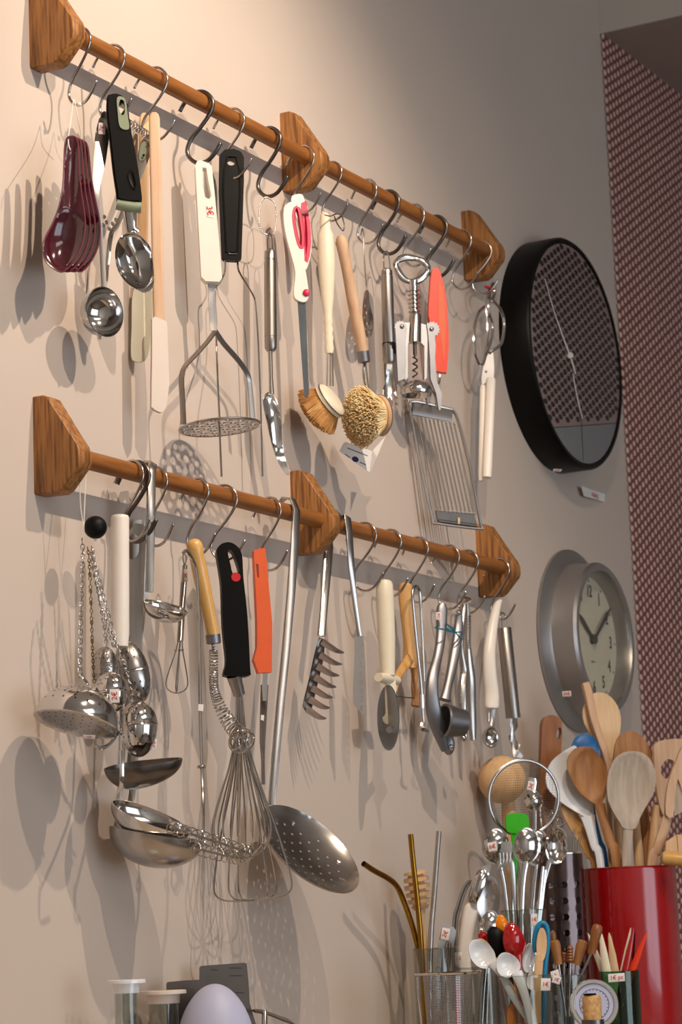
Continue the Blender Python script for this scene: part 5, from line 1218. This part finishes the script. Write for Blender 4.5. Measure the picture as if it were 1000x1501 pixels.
for (c, rx, ry, rot, hd, d, lb, dep) in SP:
    t = spoonlike('steel_spoon', lb, 'spoon', egg(c[0], c[1], rx, ry, -.12, rot), hd, d, 'chrome', dep, 55, .0013, 'steel cutlery in the tall glass', hth=.0025, step=4)
    if '6€' in lb: sticker(t, 722, 1241, TG(.027), 13, 13, '6€', 0, 58, 9, roll=8)
t = thing('steel_fork', 'steel fork with tines curving down, next to the stickered spoon', 'fork', W(745, 1300, .13), 'steel cutlery in the tall glass')
part(t, 'neck', ribbon(B(), [(742, 1234, 8), (743, 1245, 9), (740, 1252, 9)], .0014, NC, d=TG(.026)), 'chrome')
for k in range(4): part(t, 'tine', ribbon(B(), [(732+k*5, 1250, 1.6), (733+k*4.6, 1262, 1.4), (729+k*4, 1276, .8)], .0014, NC, d=TG(.027)), 'chrome')
part(t, 'handle', ribbon(B(), [(747, 1236, 4), (752, 1280, 3.5), (757, 1340, 3.5), (768, 1500, 3.5)], .002, nyaw(50), d=TG(.019)), 'steel')
for a, b, w_, d in (((751, 1275), (752, 1500), 3, TG(-.002)), ((796, 1270), (773, 1500), 3, TG(.018)), ((799, 1275), (772, 1500), 4, TG(.012)), ((737, 1290), (758, 1500), 3, TG(-.006))):
    solo('steel_skewer', {751: 'steel cutlery stem beside the fork in the tall glass', 796: 'thin bright steel stem crossing beside the round-backed spoon', 799: 'wide bright steel stem leaning to the perforated canister', 737: 'steel stem nearest the smiling slotted spoon'}[a[0]], 'cutlery', ribbon(B(), [(*a, w_*.7), ((a[0]+b[0])/2, (a[1]+b[1])/2, w_), (*b, w_)], .002, nyaw(50), d=d), 'chrome', 'steel cutlery in the tall glass')
t = thing('green_spatula', 'bright green silicone spatula with green and pale stem', 'spatula', W(757, 1225, .10))
pl = Pl(758, 1208, TG(-.020), 56)
bm = plate(B(), pl, cr(E2((300, 740), (310, 680), (360, 660), (450, 662), (490, 690), (502, 740), (490, 800), (430, 830), (370, 832), (315, 815)), 3, True), .010); es = [e for e in bm.edges if len(e.link_faces) == 2 and e.calc_face_angle(0) > .9]; bmesh.ops.bevel(bm, geom=es, offset=.003, segments=2, affect='EDGES'); part(t, 'blade', bm, 'green_plastic')
part(t, 'stem', ribbon(B(), [(756, 1220, 7), (755, 1255, 6), (753, 1298, 5)], .006, nyaw(55), pw=3, d=TG(-.020)), 'green_plastic')
part(t, 'pale_section', ribbon(B(), [(753, 1298, 4.5), (752, 1325, 4.2)], .006, nyaw(55), pw=3, d=TG(-.020)), 'sage_rubber', 'pale grey-green section of the stem')
part(t, 'stem', ribbon(B(), [(752, 1325, 4), (753, 1345, 4), (760, 1500, 4)], .005, nyaw(55), pw=3, d=TG(-.020)), 'green_plastic')
t = spoonlike('measuring_spoon', 'small round chrome spoon with red and white sticker inside the sieve ring', 'spoon', egg(782, 1174, 13, 16, -.05), [(781, 1160, 4), (779, 1148, 8), (780, 1140, 6)], TG(-.014), 'chrome', -.007, 58, .0014)
part(t, 'long_stem', ribbon(B(), [(784, 1188, 2.5), (783, 1240, 2.5), (776, 1400, 2.5), (772, 1500, 2.5)], .002, NC, d=TG(-.014)), 'steel')
sticker(t, 779, 1152, TG(-.006), 11, 13, '3€', 80, 58, 8, roll=-15)

# -- sieve, round wooden masher, brown handle
t = thing('round_sieve', 'round wire sieve with thick steel rim in front of the wooden ball', 'sieve', W(768, 1225, .085))
SV = TG(-.045); c = W(768, 1170, SV); r = 54*S(768, 1170, SV); n = (NC*.93+IR*.25-UP*.1).normalized(); u = n.cross(UP).normalized(); v = n.cross(u)
part(t, 'rim', sweep(B(), [c+u*r*math.cos(a)+v*r*1.02*math.sin(a) for a in [k*2*PI/56 for k in range(56)]], .0026, 10, .5, [n]*56, closed=True), 'steel')
bm = B()
for k in range(-14, 15):
    h = k/15; L = math.sqrt(1-h*h)
    for A, C_ in ((u, v), (v, u)):
        P = []
        for j in range(13):
            q = (j/6-1)*L; P.append(c+A*r*q+C_*r*h-n*.030*(1-q*q-h*h))
        sweep(bm, P, .00020, 3)
part(t, 'mesh', bm, 'steel_wire', kind='stuff', smooth=False)
part(t, 'handle', wire(B(), [(752, 1222), (758, 1260), (764, 1330), (768, 1560)], .0024, 4, d=SV), 'steel')
t = thing('wooden_pestle', 'round-headed wooden pestle behind the sieve, close to the wall', 'pestle', W(740, 1185, .05))
part(t, 'head', ball(B(), W(736, 1143, .046), 35*S(736, 1143, .046), (1, 1, 1), 32, 20), 'beech')
part(t, 'stick', turned(B(), (745, 1168), (764, 1545), [(0, 10), (.08, 11), (.2, 8), (1, 7)], .048, .052), 'beech')
t = thing('wooden_paddle', 'brown wooden paddle grip with a hanging hole, standing behind the sieve', 'paddle', W(806, 1190, .05))
pl = Pl(806, 1110, .055, 52)
bm = plate(B(), pl, cr([(793, 1065), (795, 1055), (803, 1049), (813, 1050), (821, 1056), (822.5, 1070), (821, 1100), (817, 1140), (810, 1187)], 2)+[(806, 1300), (803, 1480), (788, 1480), (789, 1300), (791, 1187), (791, 1120)], .018, [circ(817.5, 1076, 3.6, 9, 14, 10)])
es = [e for e in bm.edges if len(e.link_faces) == 2 and e.calc_face_angle(0) > .9]; bmesh.ops.bevel(bm, geom=es, offset=.003, segments=2, affect='EDGES'); part(t, 'handle_body', bm, 'dark_wood')

# -- perforated steel canister
px, d = 829, .105; zt = W(px, 1252, d).z; r = 33*S(px, 1300, d); f = foot(px, d)
t = thing('utensil_canister', 'shiny dark steel canister with rows of round holes, beside the red one', 'canister', f)
hl = []; nz = 11; na = 10; H = zt-ZC
for i in range(nz):
    for k in range(na): hl.append(circ((k+.35)*2*PI*r/na, H-.048-i*.0245+.0, .0052, n=12) if H-.048-i*.0245 > .01 else circ((k+.35)*2*PI*r/na, .02, .004, n=8))
hl = [h for i, h in enumerate(hl) if H-.048-(i//na)*.0245 > .01]
bm = sheet(B(), [(x*2*PI*r/60, 0) for x in range(61)]+[(x*2*PI*r/60, H) for x in range(60, -1, -1)], lambda x, y: (V((f.x+r*math.cos(x/r+2.2), f.y+r*math.sin(x/r+2.2), ZC+y)), V((math.cos(x/r+2.2), math.sin(x/r+2.2), 0))), .0012, hl, .012)
part(t, 'wall_sheet', bm, 'steel_red_reflection', angle=60)
part(t, 'rim', sweep(B(), [V((f.x+r*math.cos(a), f.y+r*math.sin(a), zt)) for a in [k*2*PI/40 for k in range(40)]], .0013, 6, closed=True), 'chrome')
part(t, 'bottom', lathe(B(), f+UP*.001, f+UP*.002, [(0, r*.98), (1, r*.98)], 32, nref=(0, -1, 0)), 'steel_dark')
t = thing('mesh_skimmer', 'small wavy fine mesh skimmer standing in the perforated canister', 'skimmer', W(808, 1225, .10))
bm = B(); pl = Pl(806, 1205, PC(.0), 58)
for i in range(22): y = 1188+i*1.7; sweep(bm, [pl(792+i*.4+j*3.2, y+math.sin(j*.9+i*.25)*1.6, .004*math.sin(j)) for j in range(10)], .0004, 3)
for j in range(14): sweep(bm, [pl(792+j*2.2+i*.3, 1188+i*4, .003*math.sin(i+j)) for i in range(10)], .0004, 3)
part(t, 'mesh', bm, 'steel', kind='stuff', smooth=False)
part(t, 'frame', sweep(B(), [pl(*q) for q in cr([(792, 1186), (800, 1184), (812, 1196), (824, 1200), (822, 1215), (806, 1228), (796, 1224)], 3, True)], .0011, 6, closed=True), 'steel_wire')
part(t, 'handle', wire(B(), [(822, 1210), (830, 1205)], .002, 2, d=PC(.0)), 'chrome'); part(t, 'stem', wire(B(), [(812, 1222), (822, 1300), (826, 1500)], .002, 3, d=PC(.0)), 'chrome')
for i, (x0, x1, lb) in enumerate(((842, 834, 'thin steel rod leaning in the perforated canister'), (850, 838, 'second steel rod leaning in the canister next to the olive wooden spoon'))):
    solo('steel_rod', lb, 'rod', wire(B(), [(x0, 1215+i*8), ((x0+x1)/2, 1300), (x1, 1500)], .0017, 3, d=PC(.01*i)), 'steel')

# -- red canister and its wooden spoons
px, d = 930.5, .170; zt = W(px, 1271, d).z; r = 67*S(px, 1290, d); f = foot(px, d)
t = thing('utensil_crock', 'tall glossy red canister crowded with wooden spoons', 'canister', f)
part(t, 'crock_body', vert(B(), px, d, [(ZC, .0001), (ZC, r*.99), (ZC+.003, r), (zt-.003, r), (zt-.001, r+.0012), (zt, r), (zt, r-.003), (zt-.004, r-.004), (ZC+.006, r-.004), (ZC+.006, .0001)], 64), 'red_enamel', angle=30)
GW = 'utensils in the red canister'
def ws(name, label, cat, head, handle, d, m, **k): return spoonlike(name, label, cat, cr(head, 2, True), handle, d, m, group=GW, **k)
ws('wooden_spoon', 'pale oval wooden spoon, the tallest in the red canister', 'spoon', E3((170, 85), (240, 85), (300, 120), (350, 190), (375, 280), (370, 380), (345, 480), (310, 580), (290, 650), (250, 650), (220, 600), (150, 430), (90, 330), (75, 240), (90, 180), (130, 120)), [(892, 1110, 8), (893, 1180, 5), (898, 1290, 5), (906, 1480, 5)], K(-.036), 'pale_wood', dep=.003, th=.004)
t = thing('wooden_stick', 'greyish square wooden stick in front of the pale oval spoon', 'stick', W(875, 1120, .165), GW)
part(t, 'shaft', ribbon(B(), E3((95, 5, 30), (120, 90, 34), (160, 280, 32), (210, 440, 30), (270, 620, 28))+[(895, 1150, 5), (905, 1290, 5), (912, 1480, 5)], .010, nyaw(40), pw=6, d=K(-.018)), 'beech_pink')
ws('brown_spoon', 'brown wooden spoon behind the big grey one', 'spoon', E3((440, 385), (500, 395), (560, 450), (600, 520), (625, 640), (625, 800), (590, 950), (540, 1050), (470, 1050), (380, 900), (330, 700), (320, 560), (345, 450), (390, 400)), [(942, 1180, 9), (948, 1230, 7), (950, 1290, 6), (945, 1480, 6)], K(-.012), 'brown_wood', dep=-.004, th=.005)
ws('wooden_spatula', 'flat pinkish wooden spatula with an oval hole, beside the tiled wall', 'spatula', E3((630, 520), (650, 480), (690, 460), (760, 448), (860, 445), (960, 460), (960, 520), (880, 700), (800, 900), (740, 1050), (700, 1040), (660, 900), (640, 700)), [(975, 1170, 9), (968, 1220, 6), (960, 1290, 6), (950, 1480, 6)], K(-.025), 'beech_pink', dep=0, th=.005, holes=[cr(E3((740, 605), (785, 620), (790, 660), (760, 740), (740, 765), (700, 740), (682, 690), (700, 640)), 2, True)], yaw=35)
ws('blue_spoon', 'blue plastic spoon with glossy blue handle', 'spoon', E3((0, 470), (30, 425), (90, 405), (150, 425), (190, 480), (215, 560), (200, 640), (120, 660), (30, 640), (-20, 560)), [(862, 1110, 6), (864, 1160, 6), (867, 1200, 8), (874, 1235, 9.5), (883, 1271, 9.5), (895, 1480, 9)], K(-.002), 'blue_plastic', dep=-.004, th=.003, hth=.012)
ws('white_spatula', 'big white plastic scoop-shaped spatula leaning outwards over the canister edge', 'spatula', E2((910, 85), (870, 85), (780, 140), (700, 210), (655, 300), (650, 400), (690, 480), (780, 560), (900, 640), (980, 690), (1010, 760), (1060, 760), (1060, 600), (1040, 400), (960, 200)), [(862, 1196, 11), (866, 1215, 8), (872, 1240, 6.5), (881, 1271, 6), (898, 1480, 6)], K(.033), 'white_gloss', dep=.006, th=.003, dish=[(835, 1150, 28, 50, -20, .008)])
ws('olive_wood_spoon', 'slim tan wooden spoon leaning outermost towards the steel canister', 'spoon', C3((445, 620), (470, 620), (520, 660), (560, 740), (590, 820), (570, 840), (540, 820), (480, 720), (450, 660)), [(855, 1230, 8), (866, 1255, 7), (874, 1275, 6.5), (897, 1480, 6)], K(.016), 'honey_wood', dep=.002, th=.004)
ws('olive_spoon', 'reddish brown wooden spoon with swirling grain and pale rim', 'spoon', E3((-10, 545), (30, 515), (90, 505), (150, 520), (210, 580), (250, 650), (268, 730), (265, 830), (250, 900), (210, 975), (180, 965), (130, 930), (60, 870), (0, 780), (-40, 690), (-45, 610)), [(879, 1178, 8), (886, 1205, 7), (895, 1235, 7.5), (905, 1271, 8), (918, 1480, 7)], K(.046), 'brown_wood', dep=.009, th=.004)
ws('grey_spoon', 'large weathered grey wooden spoon at the front of the canister', 'spoon', E3((470, 542), (540, 555), (600, 600), (640, 680), (650, 780), (630, 880), (580, 970), (530, 1060), (490, 1150), (400, 1150), (370, 1110), (320, 1030), (275, 930), (265, 820), (280, 700), (330, 600), (400, 552)), [(921, 1212, 8), (920, 1235, 7.5), (919, 1271, 7.5), (919, 1480, 7)], K(.055), 'grey_wood', dep=.010, th=.005)
t = ws('slanted_spatula', 'long pinkish wooden fork-spatula leaning to the picture edge', 'spatula', E3((850, 515), (880, 520), (900, 620), (905, 800), (890, 950), (860, 880), (820, 760), (800, 900), (780, 1060), (725, 1040), (730, 880), (760, 740), (800, 640)), [(979, 1195, 7), (974, 1215, 8), (964, 1245, 8), (955, 1275, 8), (940, 1480, 7)], K(.045), 'beech_pink', dep=0, th=.006, yaw=45)
part(t, 'slotted_face', plate(B(), Pl(992, 1140, K(.04), 70), E3((860, 640), (900, 600), (900, 1000), (800, 1050), (790, 900)), .004), 'grey_wood', 'greyish brown face')
for a, b, lb in (((905, 1200), (915, 1290), 'plain wooden handle between the brown and the grey spoon'), ((932, 1195), (938, 1290), 'pale wooden handle just behind the grey spoon'), ((962, 1180), (953, 1290), 'wooden handle beneath the spatula with oval hole')):
    solo('wooden_utensil', lb, 'utensil', turned(B(), a, b, [(0, 4), (.1, 6), (1, 7)], K(.012) if a[0] == 905 else K(.0), None), 'beech', GW)
t = thing('rolling_pin', 'small rolling pin end poking out at the picture edge above the red canister', 'rolling pin', W(985, 1262, K(.085)))
part(t, 'grip', turned(B(), (970, 1257), (1015, 1261), [(0, 5), (.04, 9), (.12, 10), (1, 10.5)], K(.085)), 'varnish_wood')
t = thing('wooden_tongs', 'two pale wooden prongs standing behind the rolling pin end', 'tongs', W(990, 1240, .20))
for a in ([(976, 1234), (991, 1224), (993, 1250), (975, 1252)], [(992, 1223), (1006, 1226), (1006, 1252), (994, 1250)]): part(t, 'prong', plate(B(), Pl(990, 1240, K(.058), 50), a, .006), 'beech')

# -- glass with little coloured spoons
tumbler('spoon_glass', 'clear glass full of small coloured ceramic and wooden spoons', 'glass', 764, .215, 1430, 42)
gs = bpy.data.objects['spoon_glass']
GS = 'small spoons in the clear glass'
def ss(label, head, handle, d, m, dep=.004, th=.003, **k): return spoonlike('small_spoon', label, 'spoon', head, handle, d, m, dep=dep, th=th, group=GS, **k)
ss('small glossy orange spoon at the back of the glass', egg(736, 1357, 9, 17, -.1, -12), [(742, 1370, 4), (752, 1420, 3), (765, 1500, 3)], GL(-.022), 'orange_gloss', -.004)
ss('small glossy black spoon between the red and white ones', egg(731, 1382, 15, 26, -.1, -25), [(742, 1400, 4), (750, 1440, 3), (756, 1500, 3)], GL(-.010), 'black_plastic', -.006)
ss('small glossy red spoon, the tallest bright one', egg(753, 1378, 16, 27, -.2, -12), [(760, 1400, 5), (763, 1425, 3), (765, 1500, 3)], GL(.004), 'red_gloss', -.008)
ss('tiny red spoon tip behind the wooden one', egg(708, 1373, 7, 8, 0, -30), [(715, 1382, 3), (728, 1420, 2.5), (745, 1500, 2.5)], GL(-.028), 'red_gloss', -.003)
ss('small beech spoon seen edge-on with a tiny sticker', egg(712, 1392, 9, 19, -.1, -32), [(722, 1406, 6), (738, 1432, 5.5), (755, 1458, 5), (775, 1500, 5)], GL(-.002), 'beech', .002)
ss('white ceramic spoon leaning furthest out of the glass', egg(706, 1398, 17, 24, -.1, -38), [(722, 1410, 8), (737, 1430, 6.5), (752, 1460, 5.5), (768, 1485, 5), (790, 1515, 5)], GL(.012), 'white_gloss', .007)
ss('white ceramic spoon in the middle front', egg(744, 1414, 17, 19, -.2, -25), [(757, 1425, 9), (765, 1445, 7), (774, 1475, 6), (782, 1510, 6)], GL(.022), 'white_gloss', .007)
ss('white porcelain spoon seen from the side behind the rim', egg(775, 1404, 9, 22, -.1, 8), [(770, 1420, 5), (768, 1440, 4), (770, 1500, 4)], GL(-.010), 'white_gloss', .008, yaw=30)
ss('small white spoon low inside the glass', egg(780, 1437, 8, 14, -.15, 3), [(783, 1448, 4), (786, 1470, 3), (788, 1500, 3)], GL(.010), 'white_gloss', .003)
ss('small beech spoon with faded red mark beside the blue loop', egg(794, 1385, 7.5, 25, .0, 2), [(791, 1400, 6.5), (788, 1450, 6), (788, 1500, 6)], GL(.014), 'beech', .002)
ss('orange spoon handle low in the glass', egg(750, 1490, 7, 20, 0, 0), [(750, 1500, 5), (750, 1530, 4)], GL(.0), 'orange_gloss', -.003)
t = thing('blue_peeler', 'blue rubber loop-topped peeler handle sticking out of the glass', 'peeler', W(800, 1440, .24), GS)
part(t, 'loop', wire(B(), [(785, 1396), (784, 1378), (788, 1360), (795, 1353), (802, 1360), (803, 1385), (799, 1420), (798, 1460), (796, 1520)], .0036, 5, 10, d=GL(.004)), 'blue_rubber')
sticker(gs, 800, 1443, GL(.042), 15, 18, '1€', 0, 45, 9, roll=-3)

# -- glass with wooden handled picks
tumbler('pick_glass', 'clear glass holding thin tools with turned wooden handles', 'glass', 829, .235, 1430, 28)
gp = bpy.data.objects['pick_glass']; GP = 'thin tools in the pick glass'
for a, b, c, w_, d, lb, m in (((813, 1378), (819, 1414), (830, 1490), 8, GPK(.002), 'thin tool with brown pear-shaped handle nearest the blue loop', 'brown_wood'),
     ((855, 1378), (845, 1414), (836, 1490), 8.5, GPK(-.002), 'thin tool with stout tan handle in the middle', 'brown_wood'),
     ((877, 1355), (867, 1398), (843, 1450), 8.5, GPK(.010), 'thin tool with tall brown handle crossing the red canister', 'dark_wood'),
     ((827, 1396), (827, 1410), (828, 1490), 4, GPK(-.004), 'tiny pick with ribbed brown grip, slimmer one', 'dark_wood'),
     ((836, 1386), (836, 1412), (834, 1490), 5, GPK(.004), 'tiny pick with ribbed shiny brown grip', 'dark_wood'),
     ((810, 1366), (812, 1388), (822, 1490), 5, GPK(-.014), 'dark brown rounded handle at the back of the picks', 'dark_wood')):
    t = thing('wooden_pick', lb, 'pick', W(*b, d), GP)
    prof = [(0, w_*.5), (.06, w_*.85), (.25, w_), (.6, w_*.8), (1, w_*.72)] if 'ribbed' not in lb else [(k/12, w_*(.75 if k % 2 else 1)*(.6 if k in (0, 12) else 1)) for k in range(13)]
    part(t, 'handle', turned(B(), a, b, prof, d), m); part(t, 'shaft', turned(B(), b, c, [(0, 2), (1, 1.5)], d), 'steel')
for x, y, rl in ((816, 1436, -18), (814, 1428, 15)): sticker(gp, x, y, GPK(.032), 13, 11, '1€' if rl < 0 else 'p', 0, 45, 7, roll=rl)

# -- green glass with spikes
tumbler('green_glass', 'green tinted glass of coloured pointed picks, priced by a wide sticker', 'glass', 907, .275, 1424, 29, 'glass_green')
gg = bpy.data.objects['green_glass']; sticker(gg, 904, 1433, GN(.036), 25, 12, '1€ pc', 0, 52, 8.5, roll=2)
GC = 'pointed picks in the green glass'
for a, b, w_, d, lb, m in (((862, 1368), (890, 1432), 5.5, GN(-0.009), 'cream pick leaning furthest towards the wooden handles', 'cream_plastic'), ((880, 1364), (892, 1440), 7.5, GN(0.009), 'broad cream pick with a sharp tip', 'cream_plastic'),
     ((893, 1367), (904, 1440), 7, GN(-.014), 'pale wooden pick with a rounded sheen', 'pale_wood'), ((925, 1360), (910, 1440), 4, GN(0.003), 'slim cream pick beside the red one', 'cream_plastic'),
     ((929, 1360), (914, 1440), 6, GN(0.015), 'red pick standing steeply against the canister', 'red_gloss'), ((949, 1365), (921, 1440), 6, GN(-0.006), 'orange red pick leaning furthest outwards', 'red_orange'), ((931, 1366), (926, 1420), 2.2, GN(-0.018), 'thin black pick between the red ones', 'black_plastic')):
    solo('pointed_pick', lb, 'pick', turned(B(), a, (b[0]+(b[0]-a[0])*.5, 1475), [(0, .6), (.06, w_*.35), (.3, w_*.75), (.7, w_), (1, w_*.8)], d, None, 12, .6), m, GC)

# -- dial thermometer and corked bottle
c = W(871, 1472, .330); s = S(871, 1472, .33); n = (NC*.97+UP*.1+IR*.1).normalized()
t = thing('dial_thermometer', 'round chrome kitchen dial with fine scale, behind the corked bottle', 'thermometer', V((c.x, c.y, ZC)))
part(t, 'case', lathe(B(), c-n*.010, c+n*.004, [(0, 30*s), (.1, 35*s), (.8, 36.5*s), (1, 35*s), (1, 31*s), (.75, 29*s), (.7, 0)], 48), 'chrome', angle=30)
part(t, 'dial', lathe(B(), c+n*.0005, c+n*.001, [(0, 28*s), (1, 28*s)], 40), 'egg_white', smooth=False)
u = n.cross(UP).normalized(); v = u.cross(n)
bm = sweep(B(), [c+n*.0013+(u*math.cos(a)+v*math.sin(a))*22*s for a in [k*2*PI/40 for k in range(40)]], .0003, 4, closed=True)
for k in range(24): a = 2*PI*k/24; e = u*math.cos(a)+v*math.sin(a); sweep(bm, [c+n*.0013+e*19*s, c+n*.0013+e*22*s], .0003, 4)
for k in range(6): a = -.9+k*.16; e = u*math.cos(a)+v*math.sin(a); sweep(bm, [c+n*.0013-e*2*s, c+n*.0013+e*20*s], .0003, 4)
part(t, 'scale', bm, 'ink', kind='stuff')
part(t, 'needle', sweep(B(), [c+n*.002-u*10*s, c+n*.002+u*20*s-v*4*s], [.0012, .0004], 6), 'red_paint', 'red needle')
part(t, 'stand', lathe(B(), V((c.x, c.y, ZC)), c-v*33*s, [(0, .024), (.08, .022), (.1, .005), (1, .005)], 20), 'steel')
d = .372; s = S(864, 1480, d); zt = W(864, 1459, d).z; zn = W(864, 1495, d).z
t = thing('corked_bottle', 'cork stopper in a dark bottle neck, lowest at the front', 'bottle', foot(864, d))
part(t, 'cork', vert(B(), 864, d, [(zn-.01, 13.5*s), (zt-.006, 14.2*s), (zt-.001, 13*s), (zt, 12*s), (zt, .0001)], 28), 'cork')
part(t, 'cork_cap', vert(B(), 862, d, [(zt, .0001), (zt, 9*s), (zt+.0022, 9*s), (zt+.0022, .0001)], 20), 'black_plastic')
part(t, 'neck', vert(B(), 864, d, [(ZC, .0001), (ZC, 22*s), (ZC+.005, 24*s), (zn-.03, 24*s), (zn-.012, 17*s), (zn, 16.5*s), (zn, 14*s), (zn-.008, 14*s), (zn-.01, .0001)], 32), 'steel_dark')
